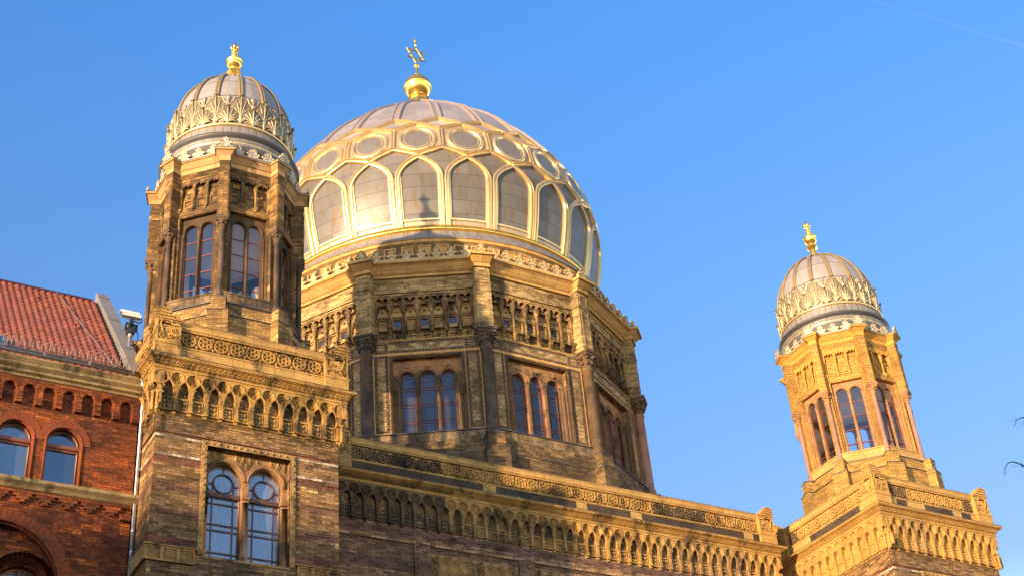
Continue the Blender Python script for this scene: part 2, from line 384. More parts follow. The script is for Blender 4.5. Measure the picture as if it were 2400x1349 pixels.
M['pipe'] = metal('zinc downpipe', (.62,.70,.78), .28, (.4,.45,.5), .3, .9)
M['steel'] = metal('galvanised steel', (.30,.28,.25), .5, (.16,.10,.06), .5, .6)
M['white'] = NT('white enamel').done(color=(.70,.66,.58), rough=.4)
M['black'] = NT('black plastic').done(color=(.02,.02,.022), rough=.45)
def glass(name, dark, refl, curtain=None):
    t = NT(name)
    d = t.n('ShaderNodeBsdfDiffuse', {'Color': dark})
    if curtain:
        wv = t.n('ShaderNodeTexWave', {'Vector': t.n('ShaderNodeMapping', {'Vector': t.uv(), 'Scale': curtain[1]}).outputs[0], 'Scale': curtain[2], 'Distortion': .6, 'Detail': 1.})
        t.set(d.inputs['Color'], t.mix(wv.outputs[1], dark, curtain[0]))
    n = t.bump(t.noise(t.pos(), 1.3, 2, .5), .05, .05)
    g = t.n('ShaderNodeBsdfGlossy', {'Color': (.92,.96,1.), 'Roughness': .02, 'Normal': n})
    lw = t.n('ShaderNodeFresnel', {'IOR': 1.9})
    f = t.math('ADD', lw.outputs[0], refl)
    mx = t.n('ShaderNodeMixShader', {0: f, 1: d.outputs[0], 2: g.outputs[0]})
    t.t.links.new(mx.outputs[0], t.out.inputs[0]); return t.m
M['glass'] = glass('dark window glass', (.018,.022,.03), .20)
M['glass_drum'] = glass('slate window glass', (.045,.05,.065), -.02)
M['glass_curtain'] = glass('curtained window glass', (.06,.075,.09), .30, ((.27,.31,.345), (1,0,0), 9.))
M['glass_blind'] = glass('blind window glass', (.06,.075,.09), .26, ((.26,.28,.30), (0,1,0), 14.))
t = NT('clear lantern glass')
tr = t.n('ShaderNodeBsdfTransparent', {'Color': (.93,.94,.96)}); gl = t.n('ShaderNodeBsdfGlossy', {'Color': (1,1,1), 'Roughness': .02})
mx = t.n('ShaderNodeMixShader', {0: t.math('ADD', t.n('ShaderNodeFresnel', {'IOR': 1.5}).outputs[0], .08), 1: tr.outputs[0], 2: gl.outputs[0]})
t.t.links.new(mx.outputs[0], t.out.inputs[0]); M['glass_clear'] = t.m
M['red_frame'] = NT('red painted bars').done(color=(.17,.036,.024), rough=.45)
M['brown_frame'] = NT('brown painted timber').done(color=(.085,.035,.02), rough=.4)
M['rust_frame'] = NT('rust brown timber').done(color=(.17,.055,.022), rough=.45)
t = NT('red clay tiles'); n = t.noise(t.pos(), 2.2, 5, .65)
sn = t.n('ShaderNodeTexWhiteNoise', {'Vector': t.n('ShaderNodeVectorMath', {0: t.uv(), 1: (.2, .33, 1)}, operation='SNAP').outputs[0]}, noise_dimensions='3D').outputs[0]
c = t.mix(sn, (.25,.07,.036), (.16,.042,.026)); c = t.mix(t.math('MULTIPLY', t.sstep(n, .5, .75), .6), c, (.12,.045,.04))
M['tile'] = t.done(color=c, rough=.42, spec=.5, normal=t.bump(t.noise(t.pos(), 14, 3), .2, .02))

# ------------------------------------------------------------------ street
t = NT('asphalt'); n = t.noise(t.pos(), 3, 5)
M['asphalt'] = t.done(color=t.mix(n, (.04,.04,.042), (.065,.063,.06)), rough=.85)
t = NT('pavement slabs'); br = t.n('ShaderNodeTexBrick', {'Vector': t.pos(), 'Color1': (.22,.21,.19), 'Color2': (.17,.16,.15), 'Mortar': (.07,.07,.07), 'Scale': 1., 'Mortar Size': .01, 'Brick Width': .5, 'Row Height': .5})
M['slab'] = t.done(color=br.outputs[0], rough=.85)
g = MB(); g.add([(-4000,-4000,0),(4000,-4000,0),(4000,4000,0),(-4000,4000,0)], [(0,1,2,3)])
obj('ground', g, M['slab'], kind='structure')
g = MB(); g.add([(-300,-30,.004),(300,-30,.004),(300,-10,.004),(-300,-10,.004)], [(0,1,2,3)])
obj('road', g, M['asphalt'], kind='structure')
g = MB(); g.box(-300, 300, -10, -1.4, -.05, .13); g.box(-300, 300, -44, -30, -.05, .13)
obj('pavement', g, M['slab'], kind='structure')

# ------------------------------------------------------------------ decorative pieces used on several buildings
PITCH = .4335
def bay_mb(funnel=True):
    """one bay of the shell corbel table: shell niche over a flared colonnette"""
    p = PITCH; m = MB(); e = p/2
    # lower edge: foot of the funnel at u=0, arch crowns (slightly pointed) at u=+-p/2
    low = []
    low = [(.058,21.76),(.062,21.86),(.072,21.94),(.098,22.0),(.150,22.06),(e,22.115)]
    outer = [(-u, z) for u, z in low[::-1]]+low+[(e, 22.46), (-e, 22.46)]
    hw = .185
    hole = [(hw*math.cos(a), 22.20+hw*math.sin(a)) for a in [math.pi*i/12 for i in range(13)]]
    hole += [(-hw, 22.165), (-.145, 22.10), (-.08, 22.04), (0, 22.0), (.08, 22.04), (.145, 22.10), (hw, 22.165)]
    m.plate(outer, [hole], 0, .20, sides=True, skip=lambda a, b: abs(a[0]) > e-1e-6 and abs(a[0]-b[0]) < 1e-6 or (a[1] > 22.45 and b[1] > 22.45))
    # scallop shell: fluted bowl
    n = len(hole); c = (0, 22.04); rings = []
    for k, (q, dep) in enumerate([(1., .20), (.88, .15), (.64, .10), (.36, .105), (.12, .15)]):
        ring = []
        for i, (u, z) in enumerate(hole):
            fl = (.022 if i % 2 else -.012) if 0 < k < 4 else 0
            ring.append((c[0]+(u-c[0])*q, -(dep-fl), c[1]+(z-c[1])*q))
        rings += ring
    fs = [(r*n+i, r*n+(i+1) % n, (r+1)*n+(i+1) % n, (r+1)*n+i) for r in range(4) for i in range(n)]+[tuple(4*n+i for i in range(n))]
    m.add(rings, fs, 0)
    # raised rim
    m.tube([(u, -.205, z) for u, z in hole[:13]], .014, 4)
    # the funnel leans back towards its foot
    for i, (x, y, z) in enumerate(m.v):
        if z < 22.05: m.v[i] = (x, y*(.52+.48*max(0, (z-21.72)/.33)**.8), z)
    for sx in (-1, 1): m.tube([(sx*.03, -.085, 21.76), (sx*.065, -.13, 21.86), (sx*.11, -.17, 21.96)], .016, 4)
    m.bd(-.066, .066, 0, .115, 21.70, 21.76); m.bd(-.043, .043, 0, .10, 21.28, 21.70); m.bd(-.064, .064, 0, .115, 21.26, 21.30)
    m.bd(-.042, .042, 0, .055, 21.19, 21.26)
    # panel with four roundels beside the colonnette, and the carved lunette above it
    m.bd(e-.150, e+.150, 0, .045, 21.64, 21.685); m.bd(e-.150, e+.150, 0, .045, 21.28, 21.315); m.bd(e-.150, e-.118, 0, .04, 21.315, 21.64); m.bd(e+.118, e+.150, 0, .04, 21.315, 21.64)
    for a in (-.055, .055):
        for b in (-.075, .075): m.disc(e+a, 21.478+b, .054, .0, .04, 7)
    for a, b, r in ((-.07, 21.77, .045), (.07, 21.77, .045), (0, 21.86, .05)): m.disc(e+a, b, r, .01, .035, 7, 1)
    m.bd(e-.12, e+.12, 0, .008, 21.31, 21.65, 1)
    m.bd(-e, e, 0, .03, 21.68, 21.70); m.bd(-e, e, 0, .012, 21.66, 22.30, 1)
    return m
bay_mesh = bay_mb().mesh('corbel_arch'); bay_mesh.materials.append(M['terracotta']); bay_mesh.materials.append(M['niche'])  # second slot: darker stone paints shade into the recess backs

def rosette_mb(p=.469):
    m = MB(); r = .212
    holes = []
    for k in range(6):
        a = math.pi/6+k*math.pi/3; holes.append(circ(.125*math.cos(a), .125*math.sin(a), .040, 7))
    star = [((.075 if k % 2 else .034)*math.sin(k*math.pi/6), (.075 if k % 2 else .034)*math.cos(k*math.pi/6)) for k in range(12)]
    m.plate(circ(0, 0, r, 26), holes+[star], .005, .065)
    m.tube([(.193*math.cos(2*math.pi*i/26), -.066, .193*math.sin(2*math.pi*i/26)) for i in range(27)], .019, 4, cap=False)
    for k in range(6):
        a = k*math.pi/3; m.tube([(.09*math.cos(a), -.066, .09*math.sin(a)), (.18*math.cos(a), -.066, .18*math.sin(a))], .011, 4)
    m.ball((0, -.02, .222), .035, 6, 4, sc=(1.3,1,.8)); m.ball((p/2, -.03, -.15), .050, 7, 5); m.ball((p/2, -.02, .15), .045, 6, 4, sc=(1,.7,1.2))
    m.bd(p/2-.025, p/2+.025, 0, .025, -.24, .24)
    return m
rosette_mesh = rosette_mb().mesh('rosette'); rosette_mesh.materials.append(M['terracotta'])

CORNICE = [(.17,22.44),(.225,22.44),(.225,22.475),(.20,22.485),(.205,22.515),(.235,22.58),(.30,22.64),(.375,22.68),(.41,22.69),(.41,22.71),(.43,22.715),(.43,22.765),(-.5,22.80)]
def palmettes(m, u0, u1, mat=0, step=.1445):
    n = max(1, int((u1-u0)/step)); s = (u1-u0)/n
    for i in range(n):
        u = u0+(i+.5)*s
        # open ring lying on the hollow of the cornice
        pts = []
        for k in range(9):
            a = -.25*math.pi+1.5*math.pi*k/8; b = .062*math.sin(a); z = 22.58+b; q = (z-22.50)/.19
            pts.append((u+.056*math.cos(a), -(.215+.14*max(0,q)**1.5+.012), z))
        m.tube(pts, .016, 4, mat, cap=False)
        m.ball((u, -.265, 22.575), .026, 6, 4, mat)
PLINTH = [(.14,22.78),(.14,23.20),(.165,23.22),(.165,23.255),(.10,23.30),(.02,23.30)]
RAIL = [(.02,23.80),(.10,23.80),(.115,23.845),(.14,23.86),(.14,23.885),(.12,23.895),(.12,24.035),(.135,24.04),(.135,24.06),(-.25,24.075)]

def post_mb(h=2.857, w=.70, flip=1):
    """corner post whose two outer faces rise in steps towards the corner; local corner at (-h,-h)"""
    m = MB(); a, b = -h, -h+w
    m.box(a-.012, b+.012, a-.012, b+.012, 22.79, 23.21); m.box(a-.035, b+.035, a-.035, b+.035, 23.21, 23.27)
    m.box(a+.03, b-.0, a+.03, b-.0, 23.27, 23.90)
    st = [(.70,23.90,24.045),(.50,24.045,24.145),(.39,24.145,24.245),(.29,24.245,24.36)]
    for ww, z0, z1 in st:
        q = a+ww
        m.box(a+.03, q-.03, a+.03, q-.03, z0-.06, z1-.045); m.box(a-.03, q+.02, a-.03, q+.02, z1-.045, z1)
        m.box(a, q-.008, a, q-.008, z1-.085, z1-.0451)
    # frames and scrollwork on the two outer faces
    for face in (0, 1):
        f = MB()
        f.bd(a, b, 0, .035, 23.27, 23.325); f.bd(a, a+.05, 0, .035, 23.325, 24.26); f.bd(b-.055, b, 0, .035, 23.325, 23.86)
        for (u0, u1, z) in ((a+.41,b,23.83),(a+.32,a+.44,23.93),(a+.23,a+.35,24.03),(a+.03,a+.26,24.15)): f.bd(u0, u1, 0, .035, z, z+.05)
        for (u0, z0, z1) in ((a+.41,23.83,23.95),(a+.32,23.93,24.05),(a+.23,24.03,24.18)): f.bd(u0, u0+.03, 0, .03, z0, z1)
        def curl(u, z, r, t0, turns, s=1):
            f.tube([(u+s*r*(1-.75*k/14)*math.cos(t0+turns*2*math.pi*k/14), -.028, z+r*(1-.75*k/14)*math.sin(t0+turns*2*math.pi*k/14)) for k in range(15)], .017, 4)
        curl(a+.17, 23.45, .10, .5, 1.3); curl(a+.46, 23.68, .085, 2, 1.2, -1); curl(a+.42, 23.46, .085, 0, 1.2); curl(a+.57, 23.50, .06, 1, 1.1, -1); curl(a+.15, 23.95, .055, 0, 1.2)
        f.tube([(a+.20, -.03, 23.54), (a+.15, -.035, 23.68), (a+.11, -.03, 23.82), (a+.15, -.03, 23.98)], [.03,.028,.022,.012], 5)
        for uu, zz in ((.30,23.62),(.56,23.62),(.30,23.40),(.26,23.80),(.14,24.08)): f.disc(a+uu, zz, .035, .0, .03, 6)
        f2 = MB(); f2.v = [(x, y+(-h+.03), z) for x, y, z in f.v]; f2.f, f2.m, f2.s, f2.uv = f.f, f.m, f.s, f.uv
        if face == 0: m.moved(f2)
        else:          # mirror across the diagonal
            o = len(m.v); m.v += [(y, x, z) for x, y, z in f2.v]; m.f += [tuple(o+k for k in fc[::-1]) for fc in f2.f]; m.m += f2.m; m.s += f2.s; m.uv += f2.uv
    return m
post_mesh = post_mb().mesh('corner_post'); post_mesh.materials.append(M['terracotta'])

def leaf_mesh(w, h, zb, prof, name, lift=.05, curl=.16):
    """acanthus leaf lying on a turret dome; prof(z) gives the dome radius"""
    m = MB()
    def P(a, b, off):
        z = zb+b; r = prof(z)+off+lift+curl*max(0, b/h)**2.5
        return (r*math.sin(a/2.05), -r*math.cos(a/2.05), z)
    # the body of the leaf: a fan with a lobed edge
    n = 36; rim = []
    for i in range(n+1):
        ph = -2.0+4.0*i/n; lob = .93+.07*abs(math.cos(ph*9/4*1.0*math.pi/2*1.27))
        q = math.cos(ph*.62)
        rim.append((w*.5*math.sin(ph*.80)*lob*(1-.10*(1-abs(ph)/2)), .02*h+h*.93*max(0., (math.cos(ph*.80)*.55+.45))*lob))
    vs = [P(0, .05*h, .01)]+[P(a*.55, .05*h+(b-.05*h)*.6, .035) for a, b in rim]+[P(a, b, .0) for a, b in rim]
    k = n+1
    m.add(vs, [(0, 1+i, 2+i)[::-1] for i in range(n)]+[(1+i, 1+k+i, 2+k+i, 2+i)[::-1] for i in range(n)], 1, False)
    m.tube([P(a, b, .012) for a, b in rim], .014*w/.8, 4, 0)
    for i in range(9):
        q = (i-4)/4; ang = q*1.25; L = h*(.90-.40*abs(q)**1.4)
        path = []
        for kk in range(6):
            s = kk/5; da = ang*(.5+.6*s)
            path.append((L*s*math.sin(da)*w/h*.74, .06*h+L*s*math.cos(da)*.93))
        m.tube([P(a, b, .035) for a, b in path], [.012,.017,.020,.021,.018,.008], 4, 0)
        if i < 8:      # hollow between two veins
            q2 = (i-3.5)/4; an2 = q2*1.25; L2 = L*.86
            path = [(L2*s*math.sin(an2*(.5+.6*s))*w/h*.74, .06*h+L2*s*math.cos(an2*(.5+.6*s))*.93) for s in (.3, .5, .7, .88)]
            m.tube([P(a, b, .03) for a, b in path], [.008,.022,.03,.012], 4, 1)
    m.tube([P(0, 0, .03), P(0, .3*h, .05), P(0, .65*h, .055), P(0, .95*h, .05)], [.03*w/.8, .024, .02, .014], 5, 0)
    m.ball(P(0, h*.95, .05), .05, 7, 5, 1, (1.8, 1., .7))
    me = m.mesh(name); me.materials.append(M['leaf_rim']); me.materials.append(M['leaf_grey']); return me

def crest_mb(p, h, th=.09, frame=True):
    q = [(.5,0),(.5,.14),(.40,.13),(.30,.20),(.29,.30),(.36,.35),(.43,.31),(.455,.42),(.40,.52),(.28,.53),(.20,.57),(.17,.64),(.27,.75)]
    out = [(a*p, b*h) for a, b in q]+[(0, h)]+[(-a*p, b*h) for a, b in q[::-1]]
    m = MB(); m.plate(out, (), -th/2, th/2, back=True, mat=0)
    d = th/2+.004
    m.tube([(a*p*.86, -d, .03*h+b*h*.92) for a, b in q[2:]]+[(0, -d, h*.94)]+[(-a*p*.86, -d, .03*h+b*h*.92) for a, b in q[2:][::-1]], .016*p/.57+.004, 4, 1)
    m.tube([(.2*p, -d, .08*h), (.14*p, -d, .30*h), (0, -d, .40*h), (-.14*p, -d, .30*h), (-.2*p, -d, .08*h)], .012, 4, 1)
    m.add([(0,-d,.58*h),(.13*p,-d,.72*h),(0,-d,.86*h),(-.13*p,-d,.72*h),(0,-d-.03,.72*h)], [(0,1,4),(1,2,4),(2,3,4),(3,0,4)], 0)
    return m

# ------------------------------------------------------------------ corner tower (built at x=0, copied to x=26)
S = 2.62
SQ = lambda h: [(-h,-h),(h,-h),(h,h),(-h,h)]
def lantern_prof(z):                              # turret dome profile
    q = max(0., (z-33.4)/2.55) if z > 33.4 else 0
    return 2.0*max(0., 1-q**1.9)**(1/1.9) if z > 33.4 else 2.0-.03*(33.4-z)
LEAF_LOW = leaf_mesh(.80, .74, 32.50, lantern_prof, 'acanthus_leaf', .06, .05)
LEAF_HIGH = leaf_mesh(.80, 1.30, 32.50, lantern_prof, 'acanthus_leaf', .02, .06)

def build_tower():
    root = empty('corner_tower', (0,0,0), 'square brick tower beside the red house, with octagonal turret overlapping the great dome', 'tower', 'twin corner towers of the yellow brick building')
    # brick shaft
    m = MB(); m.plate(rect(-S, S, 0, 22.5), [rect(-1.19, 1.19, 17.25, 20.42), rect(-1.19, 1.19, 11.0, 15.2), rect(-1.19, 1.19, 4.0, 9.0)], S-.55, S, skip=lambda p, q: abs(p[0]) > 2.6 and abs(q[0]) > 2.6)
    for a in (90, 180, 270):
        q = MB(); q.plate(rect(-S, S, 0, 22.5), (), S-.4, S, sides=False); m.moved(q, a)
    for a in (0, 270, 90):         # sunk brick field under the corbel table, moulded corners
        q = MB(); y = S
        for k in range(3): q.bd(-S+.16+.05*k, S-.16-.05*k, y, y+.05-.016*k, 21.135-.055*k, 21.185-.055*k)
        for sx in (-1, 1):
            q.bd(min(sx*(S), sx*(S-.13)), max(sx*S, sx*(S-.13)), y, y+.05, 20.66, 21.185)
            for k in range(2): q.bd(*sorted((sx*(S-.13-.05*k), sx*(S-.18-.05*k))), y, y+.034-.016*k, 20.70, 21.07-.055*k)
        q.bd(-S, S, y, y+.035, 20.62, 20.66)
        m.moved(q, a)
    obj('shaft', m, M['brick_tower'], root)
    # carved frieze of square panels near the window foot
    m = MB()
    def panels(u0, u1, n, d, z0=16.94, z1=17.33):
        s = (u1-u0)/n
        for i in range(n):
            a, b = u0+i*s, u0+(i+1)*s; e = .045
            m.bd(a, b, d-.05, d+.02, z0, z0+e); m.bd(a, b, d-.05, d+.02, z1-e, z1); m.bd(a, a+e, d-.05, d+.02, z0+e, z1-e); m.bd(b-e, b, d-.05, d+.02, z0+e, z1-e)
            uc, zc, r = (a+b)/2, (z0+z1)/2, s/2-e-.02
            for k in (-.6, 0, .6):
                m.tube([(uc-r, -d+.02, zc+k*r), (uc+k*r, -d+.02, zc+r)], .018, 4); m.tube([(uc-r, -d+.02, zc-k*r), (uc+k*r, -d+.02, zc-r)], .018, 4)
                m.tube([(uc+r, -d+.02, zc+k*r), (uc+k*r, -d+.02, zc+r)], .018, 4); m.tube([(uc+r, -d+.02, zc-k*r), (uc+k*r, -d+.02, zc-r)], .018, 4)
    panels(-S-.06, -1.40, 3, S+.06); panels(1.40, S+.06, 3, S+.06); panels(-1.15, -.10, 3, S-.10, 16.80, 17.18); panels(.10, 1.15, 3, S-.10, 16.80, 17.18)
    m.bd(-S-.06, -1.40, S, S+.03, 16.94, 17.33); m.bd(1.40, S+.06, S, S+.03, 16.94, 17.33); m.bd(-1.2, 1.2, S-.3, S-.14, 16.7, 17.25)
    m.bd(-S-.12, -1.33, S, S+.12, 17.33, 17.37); m.bd(1.33, S+.12, S, S+.12, 17.33, 17.37); m.bd(-1.2, 1.2, S-.5, S+.02, 17.20, 17.26)
    m.box(-S-.10, -S, -S-.06, S, 16.94, 17.37)
    obj('frieze', m, M['terra_grey'], root)
    # studded surround of the window
    m = MB()
    for u0, u1, z0, z1 in ((-1.33,-1.19,17.27,20.57),(1.19,1.33,17.27,20.57),(-1.19,1.19,20.42,20.57)): m.bd(u0, u1, S-.05, S+.045, z0, z1)
    k = 17.4
    while k < 20.5:
        for sx in (-1.26, 1.26): m.ball((sx, -S-.045, k), .045, 6, 4)
        k += .205
    for i in range(12): m.ball((-1.05+i*.19, -S-.045, 20.495), .04, 6, 4)
    obj('window_surround', m, M['terra_grey'], root)
    # twin-light window: spandrel with diamonds, archivolts, colonnettes, panes, bars
    D0 = S-.20
    win = MB(); hw, us, zs = .475, (-.57, .57), 19.64
    win.plate(rect(-1.19, 1.19, 17.25, 20.42), [archloop(u, hw, 17.27, zs, 14) for u in us], D0-.30, D0)
    for u in us:
        win.tube([(u+.53*math.cos(math.pi*i/16), -D0-.01, zs+.53*math.sin(math.pi*i/16)) for i in range(17)], .045, 5)
        win.tube([(u+.60*math.cos(math.pi*i/16), -D0, zs+.60*math.sin(math.pi*i/16)) for i in range(17)], .025, 5)
    for u in (-1.10, 0, 1.10):
        win.bd(u-.10, u+.10, D0-.1, D0+.05, 19.12, 19.26); win.lathe([(.085,19.0),(.06,19.05),(.06,17.55),(.085,17.5),(.085,17.28)], 10, (u, -D0-.02, 0))
    wo = obj('window', win, M['redstone'], root)
    m = MB()
    for i in range(-6, 7):
        for j in range(0, 5):
            u, z = i*.2+(.1 if j % 2 else 0), 19.80+j*.17
            if abs(u) < 1.12 and z < 20.38 and all((u-q)**2+(z-zs)**2 > .68**2 for q in us):
                m.add([(u-.085,-D0-.002,z),(u,-D0-.002,z-.14),(u+.085,-D0-.002,z),(u,-D0-.002,z+.14),(u,-D0-.05,z)], [(0,1,4),(1,2,4),(2,3,4),(3,0,4)])
                m.tube([(u-.1,-D0-.01,z),(u,-D0-.01,z-.17),(u+.1,-D0-.01,z),(u,-D0-.01,z+.17),(u-.1,-D0-.01,z)], .013, 4)
    obj('spandrel_ornament', m, M['terra_grey'], wo)
    DG = D0-.20
    m = MB()
    for u in us: m.plate(archloop(u, hw+.02, 17.27, zs, 14), (), DG-.01, DG, sides=False)
    obj('pane', m, M['glass_curtain'], wo)
    m = MB()
    for u in us:
        m.tube([(u+s*hw*.97, -DG-.02, 17.3) for s in (-1,)]+[(u-hw*.97*math.cos(math.pi*i/14), -DG-.02, zs+hw*.97*math.sin(math.pi*i/14)) for i in range(15)]+[(u+hw*.97, -DG-.02, 17.3)], .03, 4)
        m.bd(u-hw, u+hw, DG, DG+.09, 19.14, 19.26)
        for x in (-.29, .29): m.bd(u+x-.016, u+x+.016, DG, DG+.035, 17.3, zs+.0)
        m.bd(u-.016, u+.016, DG, DG+.035, zs+.28, zs+hw)
        for x0, x1 in ((-hw,-.28),(.28,hw)): m.bd(u+x0, u+x1, DG, DG+.035, zs-.12, zs-.09)
        m.tube([(u+.275*math.cos(2*math.pi*i/24), -DG-.03, 19.57+.275*math.sin(2*math.pi*i/24)) for i in range(25)], .024, 5, cap=False)
        for z in (18.96, 18.36, 18.19, 17.56): m.bd(u-hw, u+hw, DG, DG+.036, z-.018, z+.018)
    obj('window_frame', m, M['brown_frame'], wo)
    # shell corbel table
    for a, rng in ((0, range(13)), (-90, range(13)), (90, range(13))):
        for i in rng:
            x, y = at(a, S, (i-6)*PITCH)
            obj('corbel_arch', bay_mesh, None, root, (x, y, 0), a)
    m = MB()
    for a in (0, -90, 90, 180):
        q = MB()
        for sx in (-1, 1):      # doubled colonnettes at the corners
            for o in (.03, .145):
                u = sx*(2.80-o); q.lathe([(.03,21.18),(.05,21.26),(.042,21.30),(.042,21.66),(.07,21.74)], 7, (u, -S-.05, 0))
            q.bd(*sorted((sx*2.62, sx*2.80)), S-.1, S+.12, 21.70, 21.76)
            q.bd(*sorted((sx*2.62, sx*2.815)), S-.1, S+.17, 21.96, 22.46)
        m.moved(q, a)
    m.sweep([(0,21.12),(.05,21.13),(.05,21.19),(0,21.2)], SQ(S), True)
    obj('corner_colonnette', m, M['terracotta'], root)
    m = MB(); m.sweep(CORNICE, SQ(S), True)
    for a in (0, -90, 90):
        q = MB(); palmettes(q, -2.86, 2.86); q.v = [(x, y-S, z) for x, y, z in q.v]; m.moved(q, a)
    co = obj('cornice', m, M['terracotta'], root)
    m = MB(); m.sweep([(.43,22.7651),(.445,22.766),(.445,22.782),(.1,22.81)], SQ(S), True); obj('flashing', m, M['flash'], co)
    m = MB(); m.sweep(PLINTH, SQ(S), True, 0); m.sweep([(.02,23.30),(.02,23.80)], SQ(S), True, 1); m.sweep(RAIL, SQ(S), True, 0); m.box(-2.4, 2.4, -2.4, 2.4, 22.7, 23.3)
    pa = obj('parapet', m, [M['terra_block'], M['terracotta']], root)
    m = MB(); m.sweep([(.137,24.0601),(.145,24.062),(.145,24.072),(-.3,24.09)], SQ(S), True); obj('coping_flashing', m, M['flash'], pa)
    for a in (0, -90):
        for i in range(9):
            x, y = at(a, S+.02, (i-4)*.469); z = 23.548
            obj('rosette', rosette_mesh, None, pa, (x, y, z), a)
    for a in (0, 90, 180, 270):
        obj('corner_post', post_mesh, None, root, (0,0,0), a)

    # ---------------- octagonal turret
    AP, PH = 1.98, -67.5
    OC = lambda ap: polypath(ap, 8, PH)
    VA = [-67.5+45*k for k in range(8)]
    m = MB(); m.sweep([(.36,22.9),(.36,24.92),(.28,24.96),(.28,25.36),(.20,25.40)], OC(AP), True)
    for a in VA:
        q = MB(); q.box(-.30, .30, -2.72, -2.0, 22.9, 24.93); q.box(-.215, .215, -2.63, -2.0, 24.93, 25.44); m.moved(q, a)
    ba = obj('turret_base', m, M['brick'], root)
    m = MB(); m.sweep([(.39,24.93),(.39,24.955),(.28,24.97)], OC(AP), True)
    for a in VA:
        q = MB(); q.box(-.32, .32, -2.74, -2.0, 24.935, 24.96); q.box(-.235, .235, -2.65, -2.0, 25.442, 25.466); m.moved(q, a)
    m.sweep([(.28,25.40),(.305,25.405),(.305,25.43),(.20,25.44)], OC(AP), True)
    obj('ledge_flashing', m, M['flash'], ba)
    m = MB(); m.sweep([(.16,25.42),(.16,25.80),(.19,25.82),(.19,25.865),(-.2,25.90)], OC(AP), True); obj('sill_band', m, M['sill'], root)
    # walls with a tall window opening in each side, arcaded niches above
    fw_ = MB(); W = .80
    fw_.plate(rect(-W, W, 25.86, 30.66), [rect(-.60, .60, 25.89, 28.97), rect(-.70, .70, 29.24, 30.42)], AP-.14, AP, back=False)
    fw_.plate(rect(-.70, .70, 29.24, 30.42), (), AP-.15, AP-.14, sides=False)
    fw_.bd(-.64, .64, AP, AP+.03, 28.985, 29.09); fw_.bd(-.68, -.61, AP, AP+.025, 26.0, 28.985); fw_.bd(.61, .68, AP, AP+.025, 26.0, 28.985)
    for k in range(3): fw_.bd(-W, W, AP, AP+.05-.015*k, 30.60-.05*k, 30.65-.05*k)
    m = MB()
    for a in [-45*k for k in range(8)]: m.moved(fw_, a)
    for a in VA:
        q = MB(); q.box(-.155, .155, -2.43, -1.95, 28.55, 30.66); q.box(-.13, .13, -2.445, -2.0, 28.75, 30.3) ; q.box(-.17, .17, -2.20, -1.9, 25.9, 28.55)
        q.box(-.16, .16, -2.455, -1.95, 30.26, 30.30)
        m.moved(q, a)
    obj('turret_wall', m, M['brick_lantern'], root)
    nic = MB()          # three-bay niche arcade
    cols = (-.66, -.22, .22, .66); out = [(-.70, 30.42), (-.70, 30.08)]
    for i in range(3):
        c = -.44+.44*i
        out += [(c-.22+.04, 30.08)]+[(c-.085+.085*math.cos(math.pi*(1-k/5)), 30.20+.085*math.sin(math.pi*k/5)) for k in range(6)]
        out += [(c+.085+.085*math.cos(math.pi*(1-k/5)), 30.20+.085*math.sin(math.pi*k/5)) for k in range(1, 6)]+[(c+.22-.04, 30.08)]
    out += [(.70, 30.08), (.70, 30.42)]
    nic.plate(out, (), AP-.14, AP-.015)
    for i in range(7):
        nic.tube([(-.66+.22*i+.10*math.cos(math.pi*k/8), -AP+.005, 30.21+.10*math.sin(math.pi*k/8)) for k in range(9)], .022, 4)
    for u in cols:
        nic.lathe([(.03,29.28),(.045,29.36),(.035,29.40),(.035,29.88),(.06,29.92),(.05,29.96),(.085,30.10)], 7, (u, -AP+.05, 0)); nic.bd(u-.05, u+.05, AP-.14, AP+.05, 29.26, 29.34); nic.ball((u, -AP-.01, 29.22), .05, 6, 4)
    for i in range(3):
        c = -.44+.44*i
        nic.bd(c-.15, c+.15, AP-.14, AP-.10, 29.70, 29.74); nic.bd(c-.15, c+.15, AP-.14, AP-.10, 29.42, 29.46); nic.bd(c-.15, c-.11, AP-.14, AP-.10, 29.46, 29.70); nic.bd(c+.11, c+.15, AP-.14, AP-.10, 29.46, 29.70)
        nic.disc(c, 29.86, .07, AP-.14, .05, 8)
    nic.bd(-.70, .70, AP-.14, AP-.06, 29.30, 29.36)
    first = None
    for a in (0, -45, -90, 45):
        if first is None: first = obj('niche_arcade', nic, M['niche'], root, (0,0,0), a)
        else: again(first, root, (0,0,0), a)
    # windows
    wn = MB(); D = AP-.12
    lights = [archloop(u, .205, 25.90, 28.50, 10) for u in (-.262, .262)]
    wn.plate(rect(-.62, .62, 25.88, 28.98), lights, D-.10, D, back=True)
    for u in (-.262, .262): wn.tube([(u-.235, -D-.01, 27.9)]+[(u+.235*math.cos(math.pi*(1-i/12)), -D-.01, 28.50+.235*math.sin(math.pi*i/12)) for i in range(13)]+[(u+.235, -D-.01, 27.9)], .026, 5)
    for u in (-.535, 0, .535):
        wn.bd(u-.055, u+.055, D-.05, D+.05, 28.28, 28.40); wn.lathe([(.06,25.9),(.045,25.98),(.045,28.18),(.065,28.28)], 8, (u, -D-.02, 0))
    wn.lathe([(.07,25.9),(.05,25.98),(.05,28.2),(.075,28.34)], 8, (-.62, -D-.06, 0)); wn.lathe([(.07,25.9),(.05,25.98),(.05,28.2),(.075,28.34)], 8, (.62, -D-.06, 0))
    pn = MB(); pn.plate(rect(-.48, .48, 25.9, 28.75), (), D-.07, D-.06, sides=False)
    fr = MB()
    for u in (-.262, .262):
        for z in (28.07, 27.50, 26.91, 26.32): fr.bd(u-.205, u+.205, D-.06, D-.035, z-.014, z+.014)
        fr.bd(u-.204, u-.196, D-.06, D-.034, 25.9, 28.5); fr.bd(u+.196, u+.204, D-.06, D-.034, 25.9, 28.5)
